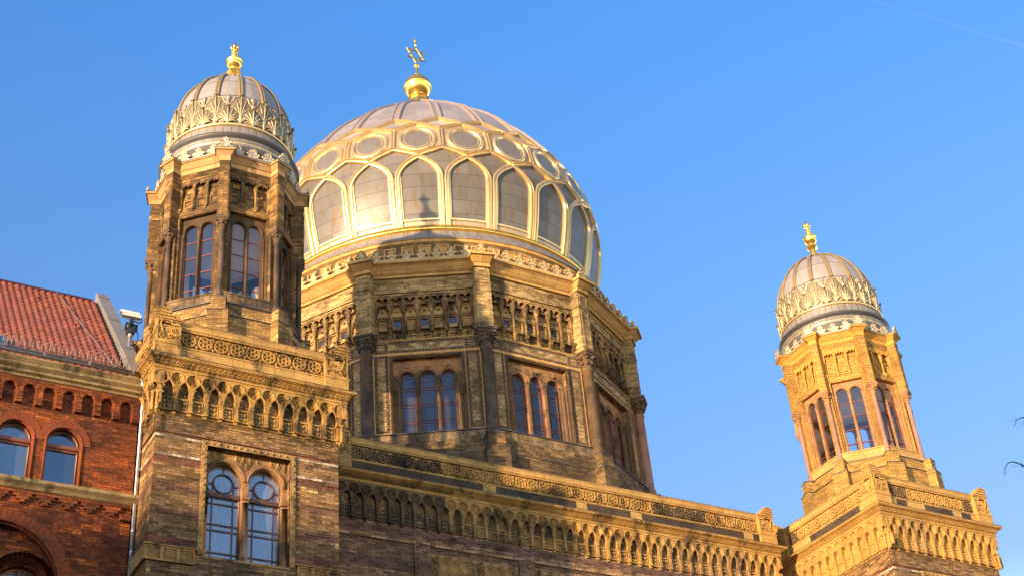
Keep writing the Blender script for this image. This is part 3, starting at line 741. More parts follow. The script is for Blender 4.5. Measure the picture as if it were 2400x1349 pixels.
    fr.bd(-.466, .466, D-.062, D-.036, 25.90, 25.915)
    w0 = None
    for a in [45*k for k in range(-4, 4)]:
        if w0 is None:
            w0 = obj('window', wn, M['turret_window'], root, (0,0,0), a); p0 = obj('pane', pn, M['glass_clear'], w0); f0 = obj('window_frame', fr, M['red_frame'], w0)
        else:
            w1 = again(w0, root, (0,0,0), a); again(p0, w1, (0,0,0)); again(f0, w1, (0,0,0))
    m = MB(); m.lathe([(0.01,25.84),(1.95,25.84)], 8, a0=22.5, smooth=False); m.lathe([(1.95,29.15),(.01,29.3)], 8, a0=22.5, smooth=False)
    q = MB(); q.plate(rect(-.79, .79, 25.86, 29.2), [rect(-.60, .60, 25.9, 28.97)], AP-.25, AP-.24, back=True)
    for a in [45*k for k in range(8)]: m.moved(q, a)
    obj('turret_lining', m, M['lining'], root)
    # detached columns at the eight corners
    c0 = None
    cm = MB(); cm.lathe([(.15,25.466),(.15,25.53),(.12,25.55),(.135,25.60),(.10,25.68),(.088,25.72),(.082,28.02)], 12); cm.lathe([(.10,25.72),(.10,25.76)], 12)
    cm.box(-.17, .17, -.17, .17, 25.46, 25.52)
    cp = MB(); cp.lathe([(.095,28.02),(.115,28.04),(.095,28.07),(.10,28.12),(.15,28.26),(.17,28.34)], 10)
    cp.box(-.165, .165, -.165, .23, 28.34, 28.42); cp.box(-.185, .185, -.185, .25, 28.42, 28.548)
    for k in range(8):
        a = math.pi/4*k; cp.ball((.15*math.sin(a), -.15*math.cos(a), 28.27), .05, 6, 4)
    for a in VA:
        x, y = at(a, 2.285)
        if c0 is None: c0 = obj('column', cm, M['turret_column'], root, (x, y, 0), a); cp0 = obj('capital', cp, M['turret_capital'], c0)
        else: c1 = again(c0, root, (x, y, 0), a); again(cp0, c1, (0,0,0))
    # crowning entablature with caps over the piers
    m = MB(); m.sweep([(0,30.655),(.05,30.66),(.05,30.82),(.09,30.84),(.20,31.0),(.24,31.01),(.24,31.045),(-.2,31.06)], OC(AP), True)
    for a in VA:
        q = MB(); q.box(-.175, .175, -2.45, -2.0, 30.662, 30.70); q.box(-.165, .165, -2.44, -2.0, 30.70, 30.86)
        q.add([(-.17,-2.44,30.86),(.17,-2.44,30.86),(.17,-2.0,30.86),(-.17,-2.0,30.86),(-.285,-2.56,31.0),(.285,-2.56,31.0),(.285,-2.0,31.0),(-.285,-2.0,31.0)], [(0,1,5,4),(1,2,6,5),(3,0,4,7)])
        q.box(-.32, .32, -2.60, -2.0, 31.0, 31.07); m.moved(q, a)
    en = obj('entablature', m, M['cornice_turret'], root)
    m = MB(); m.sweep([(.255,31.046),(.255,31.062),(-.2,31.075)], OC(AP), True)
    for a in VA:
        q = MB(); q.box(-.33, .33, -2.61, -2.0, 31.072, 31.088); m.moved(q, a)
    obj('flashing', m, M['flash'], en)
    L = 2*2.42*math.tan(math.pi/8)/4; t0 = None
    cr = crest_mb(L, .43, .05)
    for a in [-112.5+11.25*k for k in range(21)]:
        k = round((a+112.5)/11.25); f = k % 4
        if f == 0:
            x, y = at(a, 2.56); rz = a; z = 31.088
        else:
            fa = -90+45*(k//4); x, y = at(fa, 2.19, (f-2)*L); rz = fa; z = 31.06
        if t0 is None: t0 = obj('cresting_tile', cr, [M['crest_metal'], M['gold_rib']], en, (x, y, z), rz)
        else: again(t0, en, (x, y, z), rz)
    # dome
    m = MB(); m.lathe([(2.165,31.05),(2.165,31.56)], 48, mat=4); m.lathe([(2.165,31.56),(2.17,31.70),(2.21,31.72),(2.21,31.78),(2.17,31.80)], 48, mat=0); m.lathe([(2.17,31.80),(2.20,31.86),(2.28,31.90),(2.28,31.97),(2.08,31.99)], 48, mat=1)
    m.lathe([(2.08,31.985),(2.05,32.40)], 48, mat=0); m.lathe([(2.05,32.40),(2.10,32.42),(2.13,32.47),(2.10,32.52),(2.0,32.54)], 48, mat=2); m.lathe([(2.172,31.62),(2.185,31.64),(2.172,31.66)], 48, mat=2)
    zs_ = [32.5+.9*k/6 for k in range(6)]+[33.4+2.55*math.sin(math.pi/2*k/16) for k in range(17)]
    vs = [(lantern_prof(z), z) for z in zs_]
    uvs = []
    o = len(m.f); m.lathe(vs, 64, mat=3)
    for i in range(len(vs)-1):
        s0, s1 = i*.2, (i+1)*.2
        for k in range(64): m.uv[o+i*64+k] = ((k*.2, s0), (k*.2+.2, s0), (k*.2+.2, s1), (k*.2, s1))
    dm = obj('dome', m, [M['lead'], M['flash'], M['gold_rib'], M['zinc_small'], M['lead_dark']], root)
    rb = MB(); pts = [33.0+.4*k/3 for k in range(3)]+[33.4+2.53*math.sin(math.pi/2*k/16) for k in range(17)]
    for off in (-.045, .045):
        rb.tube([(off*(.35+.65*lantern_prof(z)/2), -lantern_prof(z)-.03, z+.02*(z-33.4)) for z in pts], .040, 6, 0, cap=False)
    rb.tube([(0, -lantern_prof(z)-.015, z+.015*(z-33.4)) for z in pts], .035, 4, 0, cap=False)
    r0 = None; l0 = l1 = None
    for k in range(16):
        a = 11.25+22.5*k
        if r0 is None: r0 = obj('rib', rb, M['rib_small'], dm, (0,0,0), a); l0 = obj('acanthus_leaf', LEAF_HIGH, None, dm, (0,0,0), a); l1 = obj('acanthus_leaf', LEAF_LOW, None, dm, (0,0,0), a+11.25)
        else: again(r0, dm, (0,0,0), a); again(l0, dm, (0,0,0), a); again(l1, dm, (0,0,0), a+11.25)
    bu = MB(); bu.tube([(0, -2.04, 33.1), (0, -2.05, 33.45), (0, -2.01, 33.62)], .032, 5, 1); bu.ball((0, -2.0, 33.69), .075, 8, 5); bu.lathe([(.04,33.60),(.08,33.62),(.04,33.65)], 8, (0, -2.0, 0), mat=1); bu.ball((0, -1.99, 33.77), .035, 6, 4)
    b0 = None
    for k in range(16):
        a = 22.5*k
        if b0 is None: b0 = obj('bud', bu, [M['lead'], M['gold_rib']], dm, (0,0,0), a)
        else: again(b0, dm, (0,0,0), a)
    # gilded finial
    m = MB(); m.lathe([(.50,35.90),(.46,36.0),(.26,36.12),(.20,36.17),(.20,36.22),(.145,36.26),(.14,36.52)], 8, a0=22.5, smooth=False)
    m.lathe([(.15,36.50),(.255,36.63),(.255,36.67),(.16,36.79),(.14,36.80)], 6, a0=8, smooth=False)
    m.lathe([(.14,36.80),(.16,36.84),(.235,36.90),(.275,37.02),(.275,37.10),(.295,37.12),(.295,37.16),(.265,37.18),(.22,37.26),(.12,37.32),(.11,37.34),(.14,37.36),(.14,37.40),(.10,37.44),(.075,37.50),(.065,37.53),(.10,37.55),(.115,37.58),(.10,37.61),(.06,37.63),(.06,37.66),(.11,37.72),(.08,37.76)], 20)
    for k in range(6):
        a = 2*math.pi*k/6; c, s_ = math.cos(a), math.sin(a)
        m.tube([(.06*c, .06*s_, 37.70), (.12*c, .12*s_, 37.76), (.13*c, .13*s_, 37.84), (.175*c, .175*s_, 37.90)], [.035,.045,.03,.012], 5)
    m.tube([(0,0,37.74),(0,0,37.88),(0,0,37.96),(0,0,38.09)], [.05,.06,.045,.012], 6)
    obj('finial', m, M['gold'], root)
    return root
near = build_tower()
KIDS = {}
for o in list(bpy.data.objects):
    if o.parent: KIDS.setdefault(o.parent.name, []).append(o)
far = copy_tree(near, KIDS, {'sooty window stone': M['redstone'], 'sooty column stone': M['granite'], 'sooty capital stone': M['redstone'], 'sooty and recess-shade stone': M['terra_clean'], 'turret brick': M['brick_clean'], 'yellow brick': M['brick_gold'], 'flaking sill stone': M['cornice'], 'turret cornice': M['terra_clean']})
far.location = (26, 0, 0)
# blackened blocks in the farther tower's parapet
for a, u0, u1 in ((0,-1.82,-1.32),(0,-.45,.93),(0,1.38,1.85),(0,2.16,2.76),(-90,-.91,1.85)):
    m = MB(); m.bd(u0, u1, S+.10, S+.146, 22.79, 23.195); obj('sooty_block', m, M['block_dark'], far, (0,0,0), a)
for k in [o for o in bpy.data.objects if o.parent and o.parent.parent == far and o.name.startswith('rosette')]:
    x, y = k.location.x, k.location.y
    if (abs(k.rotation_euler.z) < .1 and (x < -1.2 or x > 1.7)) or (abs(k.rotation_euler.z) > .1 and y > 1.7):
        k.material_slots[0].link = 'OBJECT'; k.material_slots[0].material = M['terra_dark']
for k in [o for o in bpy.data.objects if o.parent == far and o.name.startswith('corbel_arch')]:
    x, y = k.location.x, k.location.y
    if abs(k.rotation_euler.z) < .1 and -1.9 < x < -.8:
        k.material_slots[0].link = 'OBJECT'; k.material_slots[0].material = M['terra_grey']
far['label'] = 'sunlit golden tower at far right, its octagonal turret standing free against the sky'

# ------------------------------------------------------------------ facade between the towers
YC = 1.65
fc = empty('facade_wing', (13, YC, 0), 'long brick facade front below the great dome, with rosette parapet, between two towers', 'facade')
X0, X1 = -9.4, 9.02
m = MB(); m.box(X0, X1, 0, 7.0, 0, 22.75)
wall = obj('wall', m, M['brick_centre'], fc)
m = MB()
PIL = [(-5.93,-5.36),(-2.11,-1.56),(1.80,2.38),(5.70,6.27)]
prev = -9.0
for a, b in PIL+[(8.80, 9.02)]:
    m.bd(a, b, 0, .07, 0, 21.14)
    if b-a > .4:
        for z0, z1 in ((20.72, 21.08), (17.0, 20.62)):
            m.bd(a+.09, b-.09, .07, .085, z1-.03, z1); m.bd(a+.09, b-.09, .07, .085, z0, z0+.03); m.bd(a+.09, a+.12, .07, .085, z0+.03, z1-.03); m.bd(b-.12, b-.09, .07, .085, z0+.03, z1-.03)
    u0, u1 = prev, a
    for k in range(3):
        d = .055-.016*k; e = .05*k
        m.bd(u0, u1, 0, d, 21.09-e, 21.14-e)
        if u1-u0 > 1.5: m.bd(u0+e, u0+e+.05, 0, d-.003, 20.72, 21.09-e); m.bd(u1-e-.05, u1-e, 0, d-.003, 20.72, 21.09-e)
        m.bd(u0+.002, u1-.002, 0, d, 20.67-.05*k, 20.70-.05*k)
    prev = b
obj('pilaster', m, M['brick_centre'], fc)
m = MB()      # fields of interlaced diamonds
for u0, u1 in ((-5.30,-2.17),(-1.50,1.74),(2.44,5.64)):
    m.bd(u0, u1, 0, .02, 17.5, 20.46)
    s = .36; n = int((u1-u0)/s)
    s = (u1-u0)/n
    for i in range(n):
        for j in range(7):
            u, z = u0+(i+.5)*s, 20.26-j*.40
            if z < 17.8: continue
            for r, q in ((1., .025), (.55, .02)):
                m.tube([(u-s/2*r, -.03, z), (u, -.03, z-.2*r), (u+s/2*r, -.03, z), (u, -.03, z+.2*r), (u-s/2*r, -.03, z)], q, 4)
            m.ball((u, -.03, z), .045, 6, 4)
obj('diamond_panel', m, M['terra_grey'], fc)
for i in range(42):
    u = X1+.06-PITCH*(i+.5); x = u+13
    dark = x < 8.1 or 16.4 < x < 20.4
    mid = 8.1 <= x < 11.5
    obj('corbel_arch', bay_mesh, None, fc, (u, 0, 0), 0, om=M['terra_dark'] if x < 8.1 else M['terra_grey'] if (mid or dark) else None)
m = MB()
path = [(X0, 0), (X1-.12, 0), (X1-.12, 4)]
m.sweep(CORNICE, path)
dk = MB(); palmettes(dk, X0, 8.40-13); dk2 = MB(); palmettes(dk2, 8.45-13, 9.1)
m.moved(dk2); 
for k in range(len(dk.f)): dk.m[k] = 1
m.moved(dk)
m.box(X1-.06, X1+.08, -.2, .6, 21.96, 22.44); m.lathe([(.03,21.18),(.05,21.26),(.042,21.30),(.042,21.66),(.07,21.74)], 7, (X1-.03, -.06, 0)); m.box(X1-.1, X1+.07, -.15, .3, 21.70, 21.76)
co = obj('cornice', m, [M['terracotta'], M['terra_dark']], fc)
m = MB(); m.sweep([(.43,22.7651),(.445,22.766),(.445,22.782),(.1,22.81)], path); obj('flashing', m, M['flash'], co)
m = MB()
cuts = [(X0,4.5-13,0),(4.5-13,4.92-13,0),(4.92-13,9.7-13,1),(9.7-13,10.18-13,0),(10.18-13,13.35-13,1),(13.35-13,13.78-13,0),(13.78-13,15.6-13,1),(15.6-13,16.07-13,0),(16.07-13,20.59-13,1),(20.59-13,21.02-13,0),(21.02-13,21.31-13,1),(21.31-13,X1-.12,0)]
for a, b, k in cuts:
    q = MB(); q.sweep([(.14,22.78),(.14,23.20)], [(a, 0), (b, 0)], mat=k); m.moved(q)
m.sweep(PLINTH[1:], path); m.sweep([(.02,23.30),(.02,23.80)], path, mat=2); m.sweep(RAIL, path); m.sweep([(.14,22.78),(.14,23.20)], path[1:])
m.box(X0, X1-.4, .2, 1.0, 22.7, 24.0)
pa = obj('parapet', m, [M['terra_block'], M['block_dark'], M['terracotta']], fc)
m = MB(); m.sweep([(.137,24.0601),(.145,24.062),(.145,24.072),(-.3,24.09)], path); obj('coping_flashing', m, M['flash'], pa)
for i in range(36):
    u = 21.33-.27-i*.469-13
    if u < -8.35: break
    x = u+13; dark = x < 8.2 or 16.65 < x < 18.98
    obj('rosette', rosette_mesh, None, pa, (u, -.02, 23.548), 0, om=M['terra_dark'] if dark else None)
# a post at each end, corner outwards
pm = post_mb(0, .70)
r = MB(); r.v = [(-x, y, z) for x, y, z in pm.v]; r.f = [f[::-1] for f in pm.f]; r.m, r.s, r.uv = pm.m, pm.s, pm.uv
obj('corner_post', r, M['terracotta'], fc, (X1+.02, -.235, 0))
obj('corner_post', pm, M['terra_grey'], fc, (4.17-13, -.235, 0))
m = MB(); m.box(X0, X1-.5, .9, 7, 22.6, 23.4); obj('roof', m, M['lead'], fc)

# ------------------------------------------------------------------ the domed rotunda behind the facade
CX, CY = 13.0, 10.614
rot = empty('domed_rotunda', (CX, CY, 0), 'great gilded ribbed dome on a many-sided brick drum, topped by a star on a ball', 'dome')
AP = 8.05
OC = lambda ap: polypath(ap, 12, -15)
FACES = (-60, -30, 0, 30)
VERT = [-75+30*k for k in range(6)]
m = MB(); m.sweep([(.33,20),(.33,25.56)], OC(AP), True)
for a in VERT:
    q = MB(); q.box(-.42, .42, -9.02, -8.0, 20, 25.02); q.box(-.31, .31, -8.88, -8.0, 25.02, 25.66); m.moved(q, a)
base = obj('drum_base', m, M['brick_dark'], rot)
m = MB(); m.sweep([(.36,25.02),(.36,25.04),(.30,25.05)], OC(AP), True)
for a in VERT:
    q = MB(); q.box(-.33, .33, -8.90, -8.0, 25.662, 25.70); q.box(-.44, .44, -9.04, -8.0, 25.022, 25.045); m.moved(q, a)
m.sweep([(.20,25.99),(.24,26.0),(.24,26.035),(.0,26.06)], OC(AP), True)
obj('sill_flashing', m, M['flash'], base)
m = MB(); m.sweep([(.33,25.56),(.19,25.62),(.19,25.99)], OC(AP), True); obj('sill_band', m, M['sill'], rot)
W = 1.97
fc_ = MB()
fc_.plate(rect(-W, W, 26.05, 32.75), [rect(-1.25, 1.25, 26.08, 29.22), rect(-1.88, 1.88, 30.06, 32.02)], AP-.34, AP)
for k in range(3): fc_.bd(-W, W, AP, AP+.06-.02*k, 32.10+.06*k, 32.16+.06*k)
for k in range(2): fc_.bd(-W, W, AP, AP+.05-.02*k, 32.60-.06*k, 32.66-.06*k)
m = MB()
for a in FACES: m.moved(fc_, a)
for a in [30*k for k in range(2, 10)]:
    q = MB(); q.plate(rect(-W, W, 26.05, 32.75), (), AP-.3, AP, sides=False); m.moved(q, a)
for k in range(12):
    a = -15+30*k; p, q = at(a-15, AP, W), at(a+15, AP, -W)
    m.add([(p[0],p[1],26.05),(q[0],q[1],26.05),(q[0],q[1],32.75),(p[0],p[1],32.75)], [(0,1,2,3)])
    m.add([(p[0],p[1],26.05),(q[0],q[1],26.05),(0,0,26.05)], [(0,1,2)])
obj('drum_wall', m, M['brick_drum'], rot)
# inlaid stripes of dark brick with pale bands
st, pale = MB(), MB()
d0, d1 = AP, AP+.006
for u in (-1.86, -1.47, 1.47, 1.86): st.bd(u-.055, u+.055, d0, d1, 26.3, 29.40); st.bd(u-.055, u+.055, d0, d1, 29.56, 29.86)
for z in (29.56, 29.93): st.bd(-1.36, 1.36, d0, d1, z-.05, z+.05)
for s_ in (-1, 1):
    for z in (29.53, 29.90, 29.36, 26.25): st.bd(min(s_*1.415, s_*1.915), max(s_*1.415, s_*1.915), d0, d1+.002, z-.05, z+.03)
pale.bd(-W, W, d0, d1+.004, 29.40, 29.49); pale.bd(-W, W, d0, d1+.02, 29.99, 30.05)
pale.bd(-W, -1.36, d0, .07+d0, 26.06, 26.16); pale.bd(1.36, W, d0, .07+d0, 26.06, 26.16)
for s_ in (-1, 1): pale.bd(*sorted((s_*1.30, s_*1.40)), d0, d1+.001, 26.16, 29.40); pale.bd(*sorted((s_*1.935, s_*W)), d0, d1+.001, 26.16, 29.40)
rope = MB()
for u0, u1, z0, z1 in ((-1.38,-1.25,26.1,29.35),(1.25,1.38,26.1,29.35),(-1.25,1.25,29.22,29.35)): rope.bd(u0, u1, AP-.03, AP+.05, z0, z1)
for i in range(26): rope.ball((-1.25+.1*i, -AP-.05, 29.285), .05, 6, 4, sc=(1.1,1,.8))
for i in range(31):
    for s_ in (-1.315, 1.315): rope.ball((s_, -AP-.05, 26.15+.1*i), .045, 6, 4)
# dwarf gallery of colonnettes under twin scallops
gal = MB(); p = .52; out = []
gal.plate(rect(-1.88, 1.88, 30.06, 32.02), [rect(.52*k-.14, .52*k+.14, 30.72, 31.06) for k in range(-3, 4)], AP-.25, AP-.15, mat=2)
for i in range(14):
    c = -1.82+.13+.26*i; r_ = .105
    out += [(c-.13, 31.74)]+[(c-r_*math.cos(math.pi*k/7), 31.80+r_*math.sin(math.pi*k/7)) for k in range(8)]
out += [(1.82, 31.74), (1.88, 31.74), (1.88, 32.02), (-1.88, 32.02), (-1.88, 31.74)]
gal.plate(out, (), AP-.15, AP+.03)
for i in range(14):
    c = -1.69+.26*i; gal.tube([(c+.115*math.cos(math.pi*k/8), -AP-.035, 31.80+.115*math.sin(math.pi*k/8)) for k in range(9)], .026, 4, 1)
for i in range(8):
    u = -1.82+.52*i
    gal.lathe([(.04,30.56),(.062,30.64),(.045,30.70),(.045,31.22),(.075,31.26),(.06,31.32),(.085,31.45),(.15,31.66),(.17,31.76)], 8, (u, -AP+.06, 0))
    gal.add([(u-.075,-AP-.10,30.52),(u+.075,-AP-.10,30.52),(u+.075,-AP+.2,30.52),(u-.075,-AP+.2,30.52),(u-.03,-AP+.10,30.12),(u+.03,-AP+.10,30.12),(u+.03,-AP+.2,30.12),(u-.03,-AP+.2,30.12)], [(0,1,2,3)[::-1],(4,5,1,0),(5,6,2,1),(7,4,0,3)])
    gal.bd(u-.09, u+.09, AP-.15, AP+.12, 30.52, 30.575); gal.ball((u, -AP+.02, 30.14), .055, 6, 4); gal.ball((u, -AP-.04, 30.33), .05, 6, 4)
    gal.box(u-.08, u+.08, -AP-.06, -AP+.2, 31.70, 31.745)
for i in range(7):
    c = -1.56+.52*i
    gal.bd(c-.19, c+.19, AP-.15, AP-.10, 31.10, 31.15); gal.bd(c-.19, c-.15, AP-.15, AP-.11, 30.64, 31.10); gal.bd(c+.15, c+.19, AP-.15, AP-.11, 30.64, 31.10)
    gal.tube([(c+.17*math.cos(math.pi*k/8), -AP+.125, 31.36+.20*math.sin(math.pi*k/8)) for k in range(9)], .03, 4); gal.disc(c, 31.40, .08, AP-.15, .06, 8)
    gal.bd(c-.2, c+.2, AP-.15, AP-.11, 30.12, 30.17); gal.bd(c-.2, c+.2, AP-.15, AP-.11, 30.42, 30.46); gal.disc(c, 30.30, .09, AP-.15, .06, 8)
    for s_ in (-.13, .13): gal.disc(c+s_, 30.30, .04, AP-.15, .05, 6)
    gal.box(c-.10, c+.10, -AP+.0, -AP+.2, 31.60, 31.68)
gal.bd(-1.88, 1.88, AP-.15, AP-.06, 30.50, 30.54)
pan, blind, pfr = MB(), MB(), MB()
pan.plate(rect(-.14, .14, 30.72, 31.06), (), AP-.24, AP-.225, sides=False)
pfr.plate(rect(-.14, .14, 30.72, 31.06), [rect(-.118, .118, 30.742, 31.038)], AP-.225, AP-.21)
blind.plate(rect(-.14, .14, 30.72, 31.06), (), AP-.24, AP-.225, sides=False)
# three-light window
wn = MB(); D = AP-.16
LT = (-.75, 0, .75)
wn.plate(rect(-1.25, 1.25, 26.06, 29.22), [archloop(u, .30, 26.09, 28.46, 12) for u in LT], D-.22, D, mat=0)
for u in LT:
    for r_, q, d in ((.335,.032,.01),(.40,.025,.0)): wn.tube([(u+r_*math.cos(math.pi*i/14), -D-d, 28.46+r_*math.sin(math.pi*i/14)) for i in range(15)], q, 5)
    wn.ball((u, -D-.02, 28.93), .06, 7, 4); wn.disc(u-.1, 28.95, .05, D, .03, 6); wn.disc(u+.1, 28.95, .05, D, .03, 6)
jm = MB()
for u in (-1.14, -.375, .375, 1.14):
    jm.lathe([(.10,26.08),(.10,26.16),(.065,26.22),(.06,28.16),(.085,28.20),(.07,28.24),(.11,28.40)], 9, (u, -D-.0, 0)); jm.bd(u-.10, u+.10, D-.05, D+.10, 28.38, 28.46)
for s_ in (-1, 1):
    jm.lathe([(.08,26.08),(.06,26.2),(.055,28.35),(.10,28.52)], 8, (s_*1.21, -D-.11, 0)); jm.lathe([(.07,26.08),(.05,26.2),(.05,28.35),(.09,28.52)], 8, (s_*1.01, -D+.04, 0))
pn = MB(); fr = MB(); DG = D-.15
for u in LT:
    pn.plate(archloop(u, .31, 26.09, 28.46, 12), (), DG-.01, DG, sides=False)
    fr.tube([(u-.285, -DG-.015, 26.1)]+[(u-.285*math.cos(math.pi*i/12), -DG-.015, 28.46+.285*math.sin(math.pi*i/12)) for i in range(13)]+[(u+.285, -DG-.015, 26.1)], .018, 4)
    fr.tube([(u-.17, -DG-.015, 26.1)]+[(u-.17*math.cos(math.pi*i/10), -DG-.015, 28.38+.20*math.sin(math.pi*i/10)) for i in range(11)]+[(u+.17, -DG-.015, 26.1)], .011, 4)
    for z in (28.14, 28.02, 27.46, 27.34, 26.78, 26.66): fr.bd(u-.29, u+.29, DG, DG+.025, z-.011, z+.011)
    for s_ in (-1, 1): fr.bd(*sorted((u+s_*.17, u+s_*.29)), DG, DG+.024, 28.37, 28.39)
for i, a in enumerate(FACES):
    if i == 0:
        G0 = obj('gallery', gal, [M['niche'], M['terra_grey'], M['gallery']], rot, (0,0,0), a); bm_ = blind.mesh('blind_panel'); [obj('blind_panel', bm_, M['terra_grey'], G0, (u, 0, 0)) for u in (-1.56, -.52, .52, 1.56)]; pm_ = pan.mesh('gallery_pane'); fm_ = pfr.mesh('pane_frame')
        for u in (-1.04, 0, 1.04): obj('gallery_pane', pm_, M['glass_drum'], G0, (u, 0, 0)); obj('pane_frame', fm_, M['red_frame'], G0, (u, 0, 0))
        W0 = obj('window', wn, M['redstone'], rot, (0,0,0), a); J0 = obj('colonnette', jm, M['jamb'], W0); N0 = obj('pane', pn, M['glass_drum'], W0); F0 = obj('window_frame', fr, M['red_frame'], W0)
        O0 = obj('rope_surround', rope, M['jamb'], W0); T0 = obj('brick_stripe', st, M['brick_brown'], rot, (0,0,0), a); L0 = obj('pale_stripe', pale, M['cornice'], rot, (0,0,0), a)
    else:
        g1 = again(G0, rot, (0,0,0), a); [obj('blind_panel', bm_, None, g1, (u, 0, 0)) for u in (-1.56, -.52, .52, 1.56)]
        for u in (-1.04, 0, 1.04): obj('gallery_pane', pm_, None, g1, (u, 0, 0)); obj('pane_frame', fm_, None, g1, (u, 0, 0))
        w1 = again(W0, rot, (0,0,0), a); [again(q, w1, (0,0,0)) for q in (J0, N0, F0, O0)]
        again(T0, rot, (0,0,0), a); again(L0, rot, (0,0,0), a)
# corner piers on columns
pr = MB(); pr.box(-.30, .30, -8.66, -7.9, 30.15, 32.10); pr.box(-.33, .33, -8.69, -7.9, 32.10, 32.17); pr.box(-.29, .29, -8.66, -7.9, 32.17, 32.82); pr.box(-.33, .33, -8.70, -7.9, 30.10, 30.16)
for z0, z1 in ((30.30, 32.0), (32.24, 32.70)):
    pr.bd(-.20, .20, 8.66, 8.68, z1-.04, z1); pr.bd(-.20, .20, 8.66, 8.68, z0, z0+.04); pr.bd(-.20, -.16, 8.66, 8.68, z0+.04, z1-.04); pr.bd(.16, .20, 8.66, 8.68, z0+.04, z1-.04)
cm = MB(); cm.lathe([(.30,25.70),(.30,25.80),(.25,25.84),(.28,25.92),(.225,26.06),(.21,26.14),(.195,29.26),(.235,29.29),(.235,29.34),(.20,29.38)], 18)
cp = MB(); cp.lathe([(.20,29.38),(.205,29.52),(.27,29.72),(.33,29.88)], 14); cp.box(-.33, .33, -.34, .4, 29.88, 30.0); cp.box(-.37, .37, -.38, .4, 30.0, 30.10)
for k in range(8):
    a = math.pi/4*k
    for rr, z, s_ in ((.26, 29.62, .075), (.34, 29.82, .075)): cp.ball((rr*math.sin(a), -rr*math.cos(a), z), s_, 6, 4)
for i, a in enumerate(VERT):
    x, y = at(a, 8.47)
    if i == 0: A0 = obj('pier', pr, M['brick_drum'], rot, (0,0,0), a); C0 = obj('column', cm, M['column_dark'], rot, (x, y, 0), a); K0 = obj('capital', cp, M['column_dark'], C0)
    else:
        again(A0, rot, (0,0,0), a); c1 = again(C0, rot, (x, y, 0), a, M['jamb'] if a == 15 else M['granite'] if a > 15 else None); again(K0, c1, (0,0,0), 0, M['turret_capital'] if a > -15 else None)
# cornice with caps and pierced cresting
m = MB(); m.sweep([(0,32.75),(.10,32.76),(.10,32.86),(.14,32.88),(.20,32.93),(.33,33.12),(.42,33.18),(.47,33.19),(.47,33.28),(-.3,33.32)], OC(AP), True)
for a in VERT:
    q = MB(); q.box(-.34, .34, -8.74, -8, 32.82, 32.88); q.box(-.31, .31, -8.72, -8, 32.88, 32.98)
    q.add([(-.31,-8.72,32.98),(.31,-8.72,32.98),(.31,-8,32.98),(-.31,-8,32.98),(-.42,-8.95,33.19),(.42,-8.95,33.19),(.42,-8,33.19),(-.42,-8,33.19)], [(0,1,5,4),(1,2,6,5),(3,0,4,7)])
    q.box(-.47, .47, -9.02, -8, 33.19, 33.31); m.moved(q, a)
en = obj('cornice', m, M['cornice'], rot)
cr = crest_mb(.569, .56, .12)
t0 = None
for k in range(33):
    a = -75+3.75*k; f = k % 8
    if f == 0: x, y = at(a, 8.75); rz = a; z = 33.33
    else: fa = -60+30*(k//8); x, y = at(fa, AP+.35, (f-4)*.563); rz = fa; z = 33.315
    if a > 50: break
    if t0 is None: t0 = obj('cresting_tile', cr, [M['crest_stone'], M['terra_grey']], en, (x, y, z), rz)
    else: again(t0, en, (x, y, z), rz)
m = MB(); m.lathe([(7.78,33.1),(7.78,34.55)], 96, mat=1, smooth=False); m.lathe([(7.78,34.55),(7.85,34.58),(7.85,34.70),(7.9,34.72)], 96, mat=0, smooth=False)
for k in range(72):
    a = 5*k+1.0
    if not -130 < ((a+208.5) % 360)-180 < 130: continue
    q = MB(); u = .24
    for u0, u1, z0, z1 in ((-u,-u+.05,33.75,34.42),(u-.05,u,33.75,34.42),(-u+.05,u-.05,34.37,34.42),(-u+.05,u-.05,33.75,33.80)): q.bd(u0, u1, 7.76, 7.83, z0, z1, 0)
    q.bd(-u+.05, u-.05, 7.74, 7.79, 33.80, 34.37, 1 if (k*7) % 5 in (1, 3) or 35 <= k < 40 else 0)
    m.moved(q, a)
obj('dome_base', m, [M['cornice'], M['base_dark']], rot)

# ---- the dome
ZP = np.array([35.80,37.0,38.2,39.2,40.3,41.5,42.7,44.0,45.2,46.3,47.2,47.95,48.45,48.62])
RP = np.array([7.15,7.44,7.62,7.66,7.48,7.0,6.27,5.28,4.08,2.88,1.87,1.06,.50,.30])
def hermite(z):
    i = int(np.clip(np.searchsorted(ZP, z)-1, 0, len(ZP)-2)); h = ZP[i+1]-ZP[i]; q = (z-ZP[i])/h
    sl = lambda j: (RP[min(j+1, len(ZP)-1)]-RP[max(j-1, 0)])/(ZP[min(j+1, len(ZP)-1)]-ZP[max(j-1, 0)])
    return float((2*q**3-3*q*q+1)*RP[i]+(q**3-2*q*q+q)*h*sl(i)+(-2*q**3+3*q*q)*RP[i+1]+(q**3-q*q)*h*sl(i+1))
ZT = np.linspace(35.8, 48.62, 600); RT = np.array([hermite(z) for z in ZT])
ST = np.concatenate([[0], np.cumsum(np.hypot(np.diff(ZT), np.diff(RT)))])
rz_ = lambda z: float(np.interp(z, ZT, RT)); s_of = lambda z: float(np.interp(z, ZT, ST)); z_of = lambda s: float(np.interp(s, ST, ZT))
def SP(phi, z, off=0.):            # a point on the dome, and its outward normal
    dr = (rz_(z+.02)-rz_(z-.02))/.04; l = math.hypot(1, dr); a = R(phi); r_ = rz_(z)
    n = Vector((math.sin(a)/l, -math.cos(a)/l, -dr/l))
    return Vector((r_*math.sin(a), -r_*math.cos(a), z))+n*off, n
